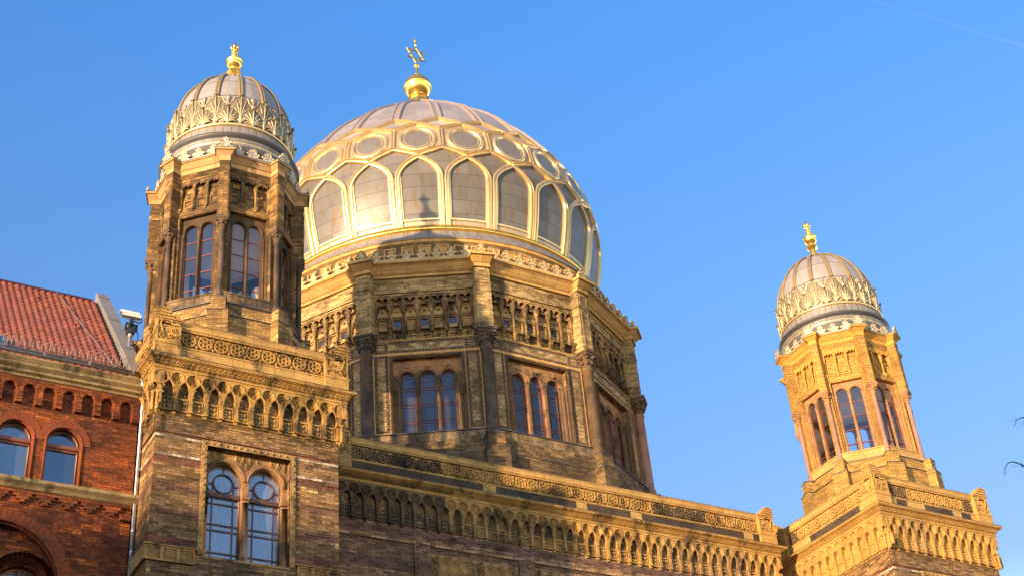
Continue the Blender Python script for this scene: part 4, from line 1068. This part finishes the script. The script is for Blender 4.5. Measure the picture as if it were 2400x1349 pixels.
def bar(m, path, wdt, prof, mat=0, closed=False):         # a moulded bar along a line (phi, z)
    P = [SP(*q) for q in path]; n = len(P); vs = []
    for i, (p, nn) in enumerate(P):
        if closed: tg = P[(i+1) % n][0]-P[i-1][0]
        else: tg = P[min(i+1, n-1)][0]-P[max(i-1, 0)][0]
        tg.normalize(); b = nn.cross(tg)*-1
        ww = wdt(i/(n-1)) if callable(wdt) else wdt
        for q, h in prof: vs.append(p+b*q*ww+nn*h)
    k = len(prof); fs = []
    for i in range(n if closed else n-1):
        j = (i+1) % n
        for c in range(k-1): fs.append((i*k+c, i*k+c+1, j*k+c+1, j*k+c))
    m.add(vs, fs, mat, False)
DOUBLE = [(-.5,-.05),(-.5,.06),(-.42,.10),(-.28,.10),(-.20,.05),(.20,.05),(.28,.10),(.42,.10),(.5,.06),(.5,-.05)]
SINGLE = [(-.5,-.05),(-.5,.07),(-.42,.115),(-.27,.125),(-.16,.05),(.16,.05),(.27,.125),(.42,.115),(.5,.07),(.5,-.05)]
zs_ = [35.8+(48.6-35.8)*k/70 for k in range(71)]
m = MB(); NPH = 96
vs = [(rz_(z), z) for z in zs_]; m.lathe(vs, NPH)
for i in range(70):
    for k in range(NPH):
        u0, u1 = k*.5, k*.5+.5; m.uv[i*NPH+k] = ((u0, s_of(zs_[i])), (u1, s_of(zs_[i])), (u1, s_of(zs_[i+1])), (u0, s_of(zs_[i+1])))
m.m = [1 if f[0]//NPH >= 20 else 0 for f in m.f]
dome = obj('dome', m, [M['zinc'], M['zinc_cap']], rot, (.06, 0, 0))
m = MB(); m.lathe([(7.9,34.72),(7.92,34.82),(7.70,34.90),(7.50,35.25),(7.42,35.42)], 96); obj('lead_skirt', m, M['lead'], dome)
m = MB(); m.lathe([(7.42,35.42),(7.50,35.44),(7.53,35.52),(7.50,35.60),(7.40,35.64),(7.36,35.72),(7.32,35.80),(7.24,35.82)], 96); obj('base_moulding', m, M['gold'], dome)
m = MB(); m.lathe([(rz_(z)+.03, z) for z in (35.80, 35.9, 36.0, 36.12)]+[(rz_(36.12)-.05, 36.125)], 96); obj('base_band', m, M['gold_pale'], dome)
arch, hexa, ring, disc, fill, trib, chev = (MB() for _ in range(7))
def tline(a, b, n=6): return [(a[0]+(b[0]-a[0])*i/n, a[1]+(b[1]-a[1])*i/n) for i in range(n+1)]
left = [(-6.62, 35.83+(37.85-35.83)*i/5) for i in range(5)]+[(-6.62*(1-(i/14)**1.8), 37.85+1.14*(i/14)**.72) for i in range(15)]
bar(arch, left+[(-p, z) for p, z in left[::-1][1:]], .215, SINGLE)
inner = [(p*.865, 36.16+(z-35.83)*.945) for p, z in left]
bar(arch, inner+[(-p, z) for p, z in inner[::-1][1:]], .07, [(-.5,-.05),(-.5,.05),(.5,.05),(.5,-.05)])
bar(arch, tline((-5.75, 36.14), (5.75, 36.14), 8), .06, [(-.5,-.03),(-.5,.05),(.5,.05),(.5,-.03)])
ZA, ZB, ZC, ZD, ZE = 39.08, 39.50, 40.74, 41.17, 41.66
for s_ in (-1, 1):
    bar(hexa, tline((0, ZA), (s_*7.5, ZB))[::s_], .21, SINGLE); bar(hexa, tline((s_*7.5, ZC), (0, ZD))[::s_], .19, SINGLE)
    bar(chev, tline((0, ZD+.03), (s_*7.5, ZE))[::s_], .17, SINGLE)
bar(hexa, tline((7.5, ZB), (7.5, ZC)), .20, SINGLE)
Z0 = 40.02; S0 = s_of(Z0)
def oncirc(r_, n): return [(math.degrees(r_*math.cos(2*math.pi*k/n)/rz_(z_of(S0+r_*math.sin(2*math.pi*k/n)))), z_of(S0+r_*math.sin(2*math.pi*k/n))) for k in range(n)]
bar(ring, oncirc(.70, 32), .19, [(-.5,.0),(-.45,.08),(-.25,.13),(0,.145),(.25,.13),(.45,.08),(.5,.0)], closed=True)
bar(ring, oncirc(.55, 32), .05, [(-.5,.0),(-.5,.09),(.5,.09),(.5,.0)], closed=True)
vs = [SP(0, Z0, .07)[0]]+[SP(p, z, .07)[0] for p, z in oncirc(.27, 28)]+[SP(p, z, .07)[0] for p, z in oncirc(.54, 28)]
disc.add(vs, [(0, 1+(k+1) % 28, 1+k)[::-1] for k in range(28)]+[(1+k, 29+k, 29+(k+1) % 28, 1+(k+1) % 28) for k in range(28)], 0, True)
hx = [(0,ZA),(7.5,ZB),(7.5,ZC),(0,ZD),(-7.5,ZC),(-7.5,ZB)]; rim = sum([tline(hx[i], hx[(i+1) % 6], 5)[:-1] for i in range(6)], [])
c = (0, (ZA+ZD)/2); rows = [[(c[0]+(q[0]-c[0])*f, c[1]+(q[1]-c[1])*f) for q in rim] for f in (.33, .66, 1.)]
vs = [SP(*c, .03)[0]]+[SP(*q, .03)[0] for r_ in rows for q in r_]; n = len(rim)
fill.add(vs, [(0, 1+k, 1+(k+1) % n) for k in range(n)]+[(1+j*n+k, 1+(j+1)*n+k, 1+(j+1)*n+(k+1) % n, 1+j*n+(k+1) % n) for j in range(2) for k in range(n)], 0, True)
pts = [(7.5, ZE+(48.25-ZE)*(1-(1-i/40)**1.6)) for i in range(41)]
bar(trib, pts, lambda q: .40*min(1, rz_(ZE+(48.25-ZE)*(1-(1-q)**1.6))/3.2), DOUBLE)
first = None
for k in range(24):
    a = 15*k
    if abs(((a+28.5+180) % 360)-180) > 112: continue
    if first is None:
        first = [obj('arch_rib', arch, M['gold_rib'], dome, (0,0,0), a), obj('hexagon_frame', hexa, M['gold_rib'], dome, (0,0,0), a), obj('ring', ring, M['gold_rib'], dome, (0,0,0), a), obj('roundel', disc, M['roundel'], dome, (0,0,0), a),
                 obj('gilded_panel', fill, M['gold_pale'], dome, (0,0,0), a), obj('crown_rib', trib, M['gold_crown'], dome, (0,0,0), a), obj('chevron_rib', chev, M['gold_rib'], dome, (0,0,0), a)]
    else:
        for q in first: again(q, dome, (0,0,0), a)
m = MB(); m.lathe([(.80,48.12),(.66,48.50),(.62,48.66),(.54,48.70),(.47,48.80),(.46,48.92)], 8, a0=14, smooth=False); m.lathe([(.46,48.90),(.555,48.94),(.555,48.99),(.42,49.06),(.38,49.12)], 8, a0=14, smooth=False)
m.lathe([(.36,49.08)]+[(.665*math.cos(R(t_)), 49.74+.665*math.sin(R(t_))) for t_ in range(-58, -2, 8)]+[(.70,49.70),(.715,49.74),(.70,49.78)]+[(.665*math.cos(R(t_)), 49.78+.665*math.sin(R(t_))) for t_ in range(4, 76, 8)]+[(.20,50.44),(.20,50.48),(.215,50.52),(.19,50.57),(.11,50.60),(.085,50.66),(.065,51.10),(.07,51.14),(.13,51.18),(.135,51.22),(.10,51.26),(.12,51.30),(.07,51.34),(.03,51.38),(.03,51.5)], 28)
ball = obj('finial', m, M['gold'], rot)
m = MB(); rs, zc = .60, 51.98
for fl in (1, -1):
    tri = [(rs*math.sin(2*math.pi*k/3), zc+fl*rs*math.cos(2*math.pi*k/3)) for k in range(3)]
    ri = [(q[0]*.79, zc+(q[1]-zc)*.79) for q in tri]
    m.plate(tri, [ri], -.026+.004*fl, .026+.004*fl, back=True)
m.lathe([(.035,52.54),(.06,52.60),(.085,52.63),(.06,52.66),(.045,52.72),(.06,52.86),(.085,52.92),(.05,53.02),(.012,53.13)], 14)
obj('star', m, M['gold'], ball)

# ------------------------------------------------------------------ red brick house on the left
YR = -1.4; XR = -2.76
hs = empty('brick_house', (-6, YR, 0), 'red brick house with arched windows and steep red tiled roof', 'house')
def hx_(x): return x+6
XL = -16.0
AP_ = [(-3.137-.5157*i) for i in range(24)]
WX = [(-4.665, 0), (-5.915, 0), (-8.6, 0), (-9.85, 0), (-12.5, 0), (-13.75, 0)]
m = MB(); holes = []
for x, _ in WX: holes.append(archloop(hx_(x), .455, 19.19, 20.43, 14))
BIG = [(-6.02, 16.42, 1.60), (-10.0, 16.42, 1.60), (-14.0, 16.42, 1.60)]
for x, zs, r_ in BIG: holes.append(archloop(hx_(x), r_, 12.0, zs, 22))
for z in (3.5, 8.0):
    for x in (-5, -7.5, -10, -12.5): holes.append(archloop(hx_(x), .6, z, z+2.2, 10))
m.plate(rect(hx_(XL), hx_(XR), 0, 22.2), holes, -.30, 0)
m.box(hx_(XL), hx_(XR), .9, 9.6, 0, 22.2)
m.add([(hx_(XR),0,0),(hx_(XR),.9,0),(hx_(XR),.9,22.2),(hx_(XR),0,22.2)], [(0,1,2,3)])
m.add([(hx_(XR),-.3,22.2),(hx_(XR),9.6,22.2),(hx_(XR),5.0,28.3)], [(0,1,2)]); m.add([(hx_(XL),-.3,22.2),(hx_(XL),9.6,22.2),(hx_(XL),5.0,28.3)], [(0,2,1)])
for x, zs, r_ in BIG:         # recessed field inside the great arch, with two lights
    lights = [archloop(hx_(x)+o, .60, 12.2, 16.42, 12) for o in (-.72, .72)]
    m.plate(archloop(hx_(x), r_, 12.0, zs, 22), lights, -.62, -.30)
wl = obj('wall', m, M['brick_red'], hs)
m = MB()                       # moulded brick arches
def voussoirs(u, zs, r0, r1, d, n, a0=0, a1=180):
    for k in range(n):
        b0, b1 = R(a0+(a1-a0)*(k+.04)/n), R(a0+(a1-a0)*(k+.96)/n); dd = d+random.uniform(-.004, .004)
        q = [(u+r0*math.cos(b0), zs+r0*math.sin(b0)), (u+r1*math.cos(b0), zs+r1*math.sin(b0)), (u+r1*math.cos(b1), zs+r1*math.sin(b1)), (u+r0*math.cos(b1), zs+r0*math.sin(b1))]
        m.plate(q, (), -.02, dd)
for x, _ in WX:
    voussoirs(hx_(x), 20.43, .50, .685, .022, 23); voussoirs(hx_(x), 20.43, .685, .70, .012, 23)
    for r_, d in ((.475, .01), (.455, -.06)): m.tube([(hx_(x)-r_, -d, 19.22)]+[(hx_(x)-r_*math.cos(math.pi*i/16), -d, 20.43+r_*math.sin(math.pi*i/16)) for i in range(17)]+[(hx_(x)+r_, -d, 19.22)], .03, 5)
for x, zs, r_ in BIG:
    voussoirs(hx_(x), zs, 1.66, 1.92, .02, 46, -20, 200)
    m.tube([(hx_(x)-1.62*math.cos(R(a)), -.015, zs+1.62*math.sin(R(a))) for a in range(-20, 201, 8)], .045, 5); m.tube([(hx_(x)-1.58*math.cos(R(a)), .10, zs+1.58*math.sin(R(a))) for a in range(-20, 201, 8)], .04, 5)
    for o in (-.72, .72): voussoirs(hx_(x)+o, zs, .64, .84, -.285, 21)
obj('brick_arch', m, M['voussoir'], wl)
m = MB(); e = .2578                # round-arched brick corbel table below the eaves
for x in AP_:
    u = hx_(x); hw = .172
    out = [(u-e, 21.36), (u-hw, 21.36), (u-hw, 21.76)]+[(u-hw*math.cos(math.pi*i/10), 21.76+hw*math.sin(math.pi*i/10)) for i in range(1, 10)]+[(u+hw, 21.76), (u+hw, 21.36), (u+e, 21.36), (u+e, 22.14), (u-e, 22.14)]
    m.plate(out, (), 0, .13, skip=lambda a, b: abs(a[0]-b[0]) < 1e-6 and abs(abs(a[0]-u)-e) < 1e-6)
    for s_ in (-1, 1):
        for z in (21.44, 21.53): m.bd(*sorted((u+s_*hw, u+s_*e)), .13, .142, z, z+.05)
    for k in range(9):
        b0, b1 = math.pi*(k+.06)/9, math.pi*(k+.94)/9; r0, r1 = .185, .30
        m.plate([(u+r0*math.cos(b0), 21.76+r0*math.sin(b0)), (u+r1*math.cos(b0), 21.76+r1*math.sin(b0)), (u+r1*math.cos(b1), 21.76+r1*math.sin(b1)), (u+r0*math.cos(b1), 21.76+r0*math.sin(b1))], (), .125, .142) if 0 < k < 8 else None
m.bd(hx_(XR)-.12, hx_(XR), 0, .13, 21.36, 22.14)
# stepped zigzag courses under the sill
for c in [hx_(-4.99-.573*j) for j in range(-3, 14)]:
    for row, hw in ((18.62, .065), (18.705, .15), (18.79, .23)):
        m.bd(c-hw, c+hw, 0, .075, row-.08, row+.004)
m.bd(hx_(XL), hx_(XR)+.02, 0, .08, 18.80, 18.90)
m.bd(hx_(-3.05), hx_(XR)+.06, 0, .09, 18.46, 18.62)
obj('brick_corbel', m, M['brick_red'], wl)
# stone eaves cornice, string course
m = MB(); path = [(hx_(XL), 0), (hx_(XR), 0), (hx_(XR), .6)]
m.sweep([(.13,22.10),(.17,22.11),(.19,22.16),(.28,22.20),(.28,22.27),(.30,22.28),(.38,22.34),(.385,22.42),(.40,22.43),(.46,22.50),(.46,22.56),(0,22.60)], path)
m.sweep([(0,18.90),(.10,18.91),(.16,19.0),(.24,19.06),(.24,19.13),(.21,19.14),(.21,19.17),(-.1,19.22)], path)
obj('cornice', m, M['sandstone'], hs)
# windows
m, gm, fm = MB(), [], MB()
for i, (x, _) in enumerate(WX):
    u = hx_(x); q = MB(); q.plate(archloop(u, .44, 19.2, 20.43, 14), (), -.23, -.22, sides=False)
    f = MB(); dd = -.205
    f.tube([(u-.42, -dd, 19.22)]+[(u-.42*math.cos(math.pi*i_/16), -dd, 20.43+.42*math.sin(math.pi*i_/16)) for i_ in range(17)]+[(u+.42, -dd, 19.22)], .035, 4)
    f.bd(u-.44, u+.44, -.22, -.12, 20.33, 20.38); f.bd(u-.44, u+.44, -.22, -.15, 20.38, 20.45); f.bd(u-.44, u+.44, -.22, -.17, 20.27, 20.33); f.bd(u-.44, u+.44, -.22, -.14, 19.19, 19.25)
    w_ = obj('window', f, M['rust_frame'], hs); obj('pane', q, M['glass_blind'] if i % 2 else M['glass'], w_)
for x, zs, r_ in BIG:
    for o in (-.72, .72):
        u = hx_(x)+o; q = MB(); q.plate(archloop(u, .59, 12.2, zs, 14), (), -.56, -.55, sides=False); f = MB(); dd = -.53
        f.tube([(u-.56, -dd, 12.3)]+[(u-.56*math.cos(math.pi*i_/16), -dd, zs+.56*math.sin(math.pi*i_/16)) for i_ in range(17)]+[(u+.56, -dd, 12.3)], .05, 4); f.bd(u-.035, u+.035, -.55, -.50, 12.3, zs+.55); f.bd(u-.58, u+.58, -.55, -.48, zs-.12, zs-.02)
        w_ = obj('window', f, M['rust_frame'], hs); obj('pane', q, M['glass_curtain'], w_)
# roof of wavy clay tiles
SL = math.atan(1.162); L_ = 5.05/math.cos(SL); YE, ZE_ = .05, 22.63
m = MB(); rows = 24; rh = L_/rows; cw = .2; ncol = int((XR-.36-XL)/cw); per = 6
vs, fs, uv = [], [], []
for r_ in range(rows):
    for edge in (0, 1):
        s0 = (r_+edge)*rh; lift = .085 if edge == 0 else .010
        for c in range(ncol*per+1):
            x = XR-.36-c*cw/per; ph = 2*math.pi*c/per
            hgt = lift+.026*math.sin(ph)+.008*math.sin(2*ph+.6)
            y = YE+s0*math.cos(SL)-hgt*math.sin(SL); z = ZE_+s0*math.sin(SL)+hgt*math.cos(SL)
            vs.append((hx_(x), y, z))
n = ncol*per+1
for r_ in range(rows):
    for c in range(n-1):
        a = 2*r_*n+c; fs.append((a, a+n, a+n+1, a+1)[::-1]); x0 = c*cw/per; uv.append([(x0, r_*.33+.3), (x0+.02, r_*.33+.3), (x0+.02, r_*.33+.02), (x0, r_*.33+.02)])
        if r_ < rows-1: b = a+n; fs.append((b, b+n, b+n+1, b+1)[::-1]); uv.append([(x0, r_*.33+.31)]*4)
m.add(vs, fs, 0, True, uv)
roof = obj('roof', m, M['tile'], hs)
m = MB(); m.tube([(hx_(XL), 5.12, 28.50), (hx_(XR)-.4, 5.12, 28.50)], .09, 10); m.add([(hx_(XL),5.12,28.5),(hx_(XR),5.12,28.5),(hx_(XR),10,22.4),(hx_(XL),10,22.4)], [(0,1,2,3)]); obj('ridge_tile', m, M['tile'], roof)
m = MB()                        # sheet metal parapet climbing the gable
x0, x1 = hx_(-3.0), hx_(-2.62)
pts0 = [(.06, 22.6), (.10, 22.80), (.40, 23.45), (5.36, 29.06), (5.44, 29.04), (5.44, 22.6)]
vs = [(x0, y, z) for y, z in pts0]+[(x1, y, z) for y, z in pts0]; k = len(pts0)
m.add(vs, [tuple(range(k))[::1], tuple(range(k, 2*k))[::-1]]+[(i, i+k, (i+1) % k+k, (i+1) % k) for i in range(k)])
def slope(s_): return (.40+(5.36-.40)*s_, 23.45+(29.06-23.45)*s_)
for s_ in (.22, .60, .93):
    (y, z), (y2, z2) = slope(s_), slope(s_+.012); m.add([(x0-.01,y-.012,z+.015),(x1+.01,y-.012,z+.015),(x1+.01,y2-.012,z2+.015),(x0-.01,y2-.012,z2+.015)], [(0,1,2,3)])
m.box(x1-.001, x1+.12, .5, 2.2, 22.7, 23.9)
obj('gable_parapet', m, M['lead'], hs)
m = MB(); m.tube([(hx_(XL), -.50, 22.66), (hx_(XR)+.10, -.50, 22.63)], .055, 8); m.tube([(hx_(XL), -.55, 22.71), (hx_(XR)+.12, -.55, 22.68)], .018, 5)
for x in (-3.15, -4.35, -5.55, -6.75): m.bd(hx_(x)-.02, hx_(x)+.02, .44, .58, 22.60, 22.72)
obj('gutter', m, M['lead'], hs)
m = MB(); px = hx_(-2.695); m.tube([(px-.2, -.44, 22.56), (px-.02, -.26, 22.3), (px, -.085, 22.05), (px, -.085, 12)], .052, 10)
for z in (21.6, 20.0, 18.2, 17.6, 16.0): m.lathe([(.052,z-.03),(.062,z-.025),(.062,z+.025),(.052,z+.03)], 10, (px, -.085, 0))
obj('downpipe', m, M['pipe'], hs)
m = MB()                        # snow guard along the eaves
def rp(s_, h): return (YE+s_*math.cos(SL)-h*math.sin(SL), ZE_+s_*math.sin(SL)+h*math.cos(SL))
x = -3.12; i = 0
(yb, zb), (yt, zt) = rp(1.02, .10), rp(1.02, .10); yt -= .06; zt += .27
while x > -9.2:
    m.tube([(hx_(x), yb, zb), (hx_(x), yt, zt)], .009, 4); m.tube([(hx_(x), yt, zt), (hx_(x-.115), yt, zt)], .009, 4) if i % 2 == 0 else m.tube([(hx_(x), yb+(yt-yb)*.1, zb+(zt-zb)*.1), (hx_(x-.115), yb+(yt-yb)*.1, zb+(zt-zb)*.1)], .009, 4)
    if i % 9 == 0: m.tube([(hx_(x), yb+.14, zb+.03), (hx_(x), yb, zb-.06), (hx_(x), yt, zt+.04)], .014, 4)
    x -= .115; i += 1
m.tube([(hx_(-3.1), yb, zb+.02), (hx_(-9.2), yb, zb+.02)], .010, 4); m.tube([(hx_(-3.1), (yb+yt)/2, (zb+zt)/2), (hx_(-9.2), (yb+yt)/2, (zb+zt)/2)], .007, 4)
obj('snow_guard', m, M['steel'], hs)
m = MB(); pts = [rp(L_*q, .10) for q in (.06, .3, .55, .8, .98)]; xs = (-3.30, -3.55, -3.85, -4.15, -4.35)
m.tube([(hx_(a), y, z) for a, (y, z) in zip(xs, pts)], .012, 4)
for q in range(1, 14): 
    f = q/14; y, z = rp(L_*(.06+.92*f), .11); m.ball((hx_(-3.30-1.05*f), y, z), .022, 5, 3)
m.tube([(hx_(-3.30), *rp(L_*.06, .10)), (hx_(-3.25), -.5, 22.72)], .012, 4)
obj('lightning_wire', m, M['steel'], hs)
for xx, s_ in ((-5.05, .80), (-4.15, .53)):
    y, z = rp(L_*s_, .03); m = MB(); m.tube([(hx_(xx), y, z), (hx_(xx), y-.05, z+.16)], .03, 5); m.box(hx_(xx)-.05, hx_(xx)+.05, y-.1, y+.02, z+.13, z+.16); obj('roof_hook', m, M['tile'], roof)
m = MB(); pr_ = [rp(L_*a, b) for a, b in ((.10, .06), (.10, .17), (.20, .17), (.20, .06))]
vs = [(hx_(-7.4), y, z) for y, z in pr_]+[(hx_(-6.36), y, z) for y, z in pr_]
m.add(vs, [(0,4,5,1),(1,5,6,2),(2,6,7,3),(4,7,6,5),(0,1,2,3)]); sk = obj('skylight', m, M['lead'], hs)
q0, q1 = rp(L_*.11, .175), rp(L_*.19, .175); m = MB(); m.add([(hx_(-7.3),*q0),(hx_(-6.44),*q0),(hx_(-6.44),*q1),(hx_(-7.3),*q1)], [(0,1,2,3)]); obj('pane', m, M['glass'], sk)

# ------------------------------------------------------------------ surveillance camera on the gable parapet
cx, cy, cz = -2.72, .35, 24.95
sv = empty('surveillance_camera', (cx, cy, cz), 'white surveillance camera on a black bracket between red roof and tower', 'camera')
m = MB(); m.tube([(0, 0, -1.9), (0, 0, .42)], .055, 10); m.lathe([(.055,.30),(.075,.32),(.075,.44),(.05,.46)], 10); obj('pole', m, M['steel'], sv)
m = MB(); m.box(-.11, .11, -.11, .11, .42, .62); m.lathe([(.10,.42),(.13,.46),(.13,.50)], 12)
m.tube([(-.14, 0, .66), (-.02, 0, .66)], .13, 14); m.tube([(.0, 0, .66), (.17, 0, .70)], .075, 12); m.box(-.05, .06, -.06, .06, .6, .95); m.box(.06, .19, -.07, .07, .56, .76)
for k in range(5): m.box(-.16-.0, -.135, -.11, .11, .56+.05*k, .575+.05*k)
obj('pan_tilt_head', m, M['black'], sv)
m = MB(); q = MB()
sec = [(-.085,-.055),(.085,-.055),(.095,-.02),(.09,.06),(.045,.085),(-.045,.085),(-.09,.06),(-.095,-.02)]
vs = [(x, b, a_) for x in (-.30, .26) for b, a_ in sec]; k = 8
q.add(vs, [(i, (i+1) % k, (i+1) % k+k, i+k) for i in range(k)]+[tuple(range(k))[::-1], tuple(range(k, 2*k))])
q.box(-.37, .20, -.105, .105, .088, .102); q.box(-.37, .20, -.11, -.10, .02, .10)
m.moved(q, 0, (0, 0, 1.06))
h_ = obj('housing', m, M['white'], sv); m = MB(); m.tube([(-.302, 0, 1.07), (-.316, 0, 1.07)], .065, 12); obj('lens', m, M['black'], h_)
m = MB(); m.tube([(.26, 0, 1.05), (.31, 0, 1.0), (.29, 0, .90), (.20, 0, .87), (.05, 0, .90)], .022, 6); m.tube([(.16, 0, .60), (.24, 0, .42), (.22, 0, .2), (.08, 0, -.05), (.0, 0, -.15)], .015, 5); obj('cable', m, M['black'], sv)

# ------------------------------------------------------------------ bare street tree just outside the right edge
D_ = 15.0
def pix(px, py, d): return Vector(cam.matrix_world.translation)+(fw+r2*((px-1200)/fpx)-u2*((py-674.5)/fpx))*d
tx = pix(3100, 1300, D_); base = Vector((tx.x, tx.y, 0))
tr = empty('street_tree', base, 'bare leafless tree whose thin twigs reach in at the right edge', 'tree')
rnd = random.Random(4)
m = MB(); top = pix(3080, 700, D_)-base
m.tube([(0,0,0), (.05,0,2.2), (tx-base)*.55+Vector((.1,.05,0)), (tx-base), top, top+Vector((.3,.0,2.5)), top+Vector((.5,-.1,4.6))], [.20,.16,.14,.11,.075,.04,.012], 9)
obj('trunk', m, M['bark'], tr)
m = MB()
def twig(p, d, l, r_, depth):
    pts = [p]; q = p.copy(); dd = d.copy(); n = 4
    for i in range(n):
        dd = (dd+Vector((rnd.uniform(-.22,.22), rnd.uniform(-.22,.22), rnd.uniform(-.15,.2)))).normalized(); q = q+dd*l/n; pts.append(q.copy())
    m.tube(pts, [r_*(1-.16*i) for i in range(n+1)], 4, cap=False)
    if depth:
        for k in range(3): j = rnd.randint(1, n); twig(pts[j], (dd+Vector((rnd.uniform(-.9,.9), rnd.uniform(-.9,.9), rnd.uniform(-.4,.8)))).normalized(), l*.55, r_*.55, depth-1)
for k in range(18):           # the crown leans away from the frame
    st = (tx-base).lerp(top+Vector((.2,.0,2.5)), rnd.uniform(.0, 1.))
    d = (r2*rnd.uniform(.5, 1.)+fw*rnd.uniform(-.4,.4)+Vector((0,0,rnd.uniform(.1,.6)))).normalized()
    twig(st, d, rnd.uniform(1.2, 2.2), .028, 3)
def path(pts, r0, r1, dj=0.):
    r0, r1 = r0*.42, r1*.6
    w_ = [pix(x, y, D_+dj)-base for x, y in pts]; m.tube(w_, [r0+(r1-r0)*i/(len(w_)-1) for i in range(len(w_))], 5, cap=False)
# the lower bough, drooping twig
path([(3090,1230),(2760,1160),(2540,1095),(2460,1090),(2420,1086),(2400,1092),(2390,1086),(2382,1083),(2375,1081),(2366,1082),(2360,1087),(2356,1095),(2355,1104),(2357,1112),(2355,1116)], .03, .0025)
path([(2393,1094),(2400,1090),(2407,1087),(2430,1075)], .008, .007); path([(2399,1089),(2393,1084)], .006, .004); path([(2383,1089),(2376,1092),(2370,1094)], .006, .003)
path([(2356,1094),(2350,1091),(2344,1089)], .003, .0015); path([(2354,1098),(2351,1106),(2350,1111)], .002, .0012); path([(2355,1106),(2352,1112),(2357,1116)], .002, .0012); path([(2353,1104),(2349,1107)], .0018, .001); path([(2357,1106),(2360,1108)], .0018, .001)
# the upper spray
path([(3085,1080),(2760,1000),(2520,975),(2440,972),(2400,976.5),(2393,978),(2385,981),(2380,986),(2381,992),(2376,996),(2374,999)], .022, .0018)
path([(2385,981),(2379,978),(2377,970)], .003, .0013); path([(2385,981),(2375,983),(2369,987),(2362,990),(2354,989)], .003, .0012); path([(2380,986),(2370,986)], .002, .001); path([(2362,990),(2359,991)], .0015, .001)
path([(2408,977),(2400,981),(2399,988),(2396,995),(2390,1000),(2382,1004)], .004, .0013); path([(2399,986),(2392,991),(2384,997)], .002, .001); path([(2379,978),(2376,974)], .0015, .001); path([(2381,990),(2372,997)], .0015, .001); path([(2395,979),(2388,985),(2382,989)], .002, .001); path([(2374,984),(2366,984)], .0015, .001)
obj('branches', m, M['bark'], tr)

# ------------------------------------------------------------------ unseen houses across the street, added to shade the lower walls from low sun
blk = empty('apartment_building', (-100, -56, 0), 'long plain plaster apartment building with rows of windows across the street, unseen, added to shade the lower walls', 'building')
m = MB(); holes = []
for f in range(6):
    for i in range(34): holes.append(rect(-66+i*3.9, -64.6+i*3.9, 2.2+f*3.9, 4.3+f*3.9))
q = MB(); q.plate(rect(-68, 68, 0, 26.0), holes, -.3, 0); m.moved(q, 180, (0, 6, 0)); m.box(-68, 68, -6, 5.3, 0, 26.0)
obj('wall', m, M['plaster'], blk)
m = MB(); m.add([(-68.5,6.6,25.9),(68.5,6.6,25.9),(68.5,2.5,28.9),(-68.5,2.5,28.9),(68.5,-2.5,28.9),(-68.5,-2.5,28.9),(68.5,-6.5,25.9),(-68.5,-6.5,25.9)], [(0,3,2,1),(3,5,4,2),(5,7,6,4),(1,2,4,6),(0,7,5,3)]); obj('roof', m, M['tile'], blk)
m = MB(); q = MB(); q.plate(rect(-68, 68, 1, 25.5), (), -.25, -.24, sides=False); m.moved(q, 180, (0, 6, 0)); obj('window', m, M['glass'], blk)

# ------------------------------------------------------------------ an old vapour trail high up
t = NT('thin vapour'); df = t.n('ShaderNodeBsdfDiffuse', {'Color': (.9,.9,.9)}); tp = t.n('ShaderNodeBsdfTransparent')
mx = t.n('ShaderNodeMixShader', {0: t.math('MULTIPLY', t.sstep(t.noise(t.pos(), .004, 3), .25, .7), .009), 1: tp.outputs[0], 2: df.outputs[0]}); t.t.links.new(mx.outputs[0], t.out.inputs[0])
m = MB(); p0, p1 = pix(1700, -105, 9000), pix(2750, 215, 9000)
m.tube([p0.lerp(p1, k/12) for k in range(13)], 8.5, 8, cap=False)
obj('contrail', m, t.m, label='faint white vapour trail crossing the sky in the top right corner', cat='contrail')
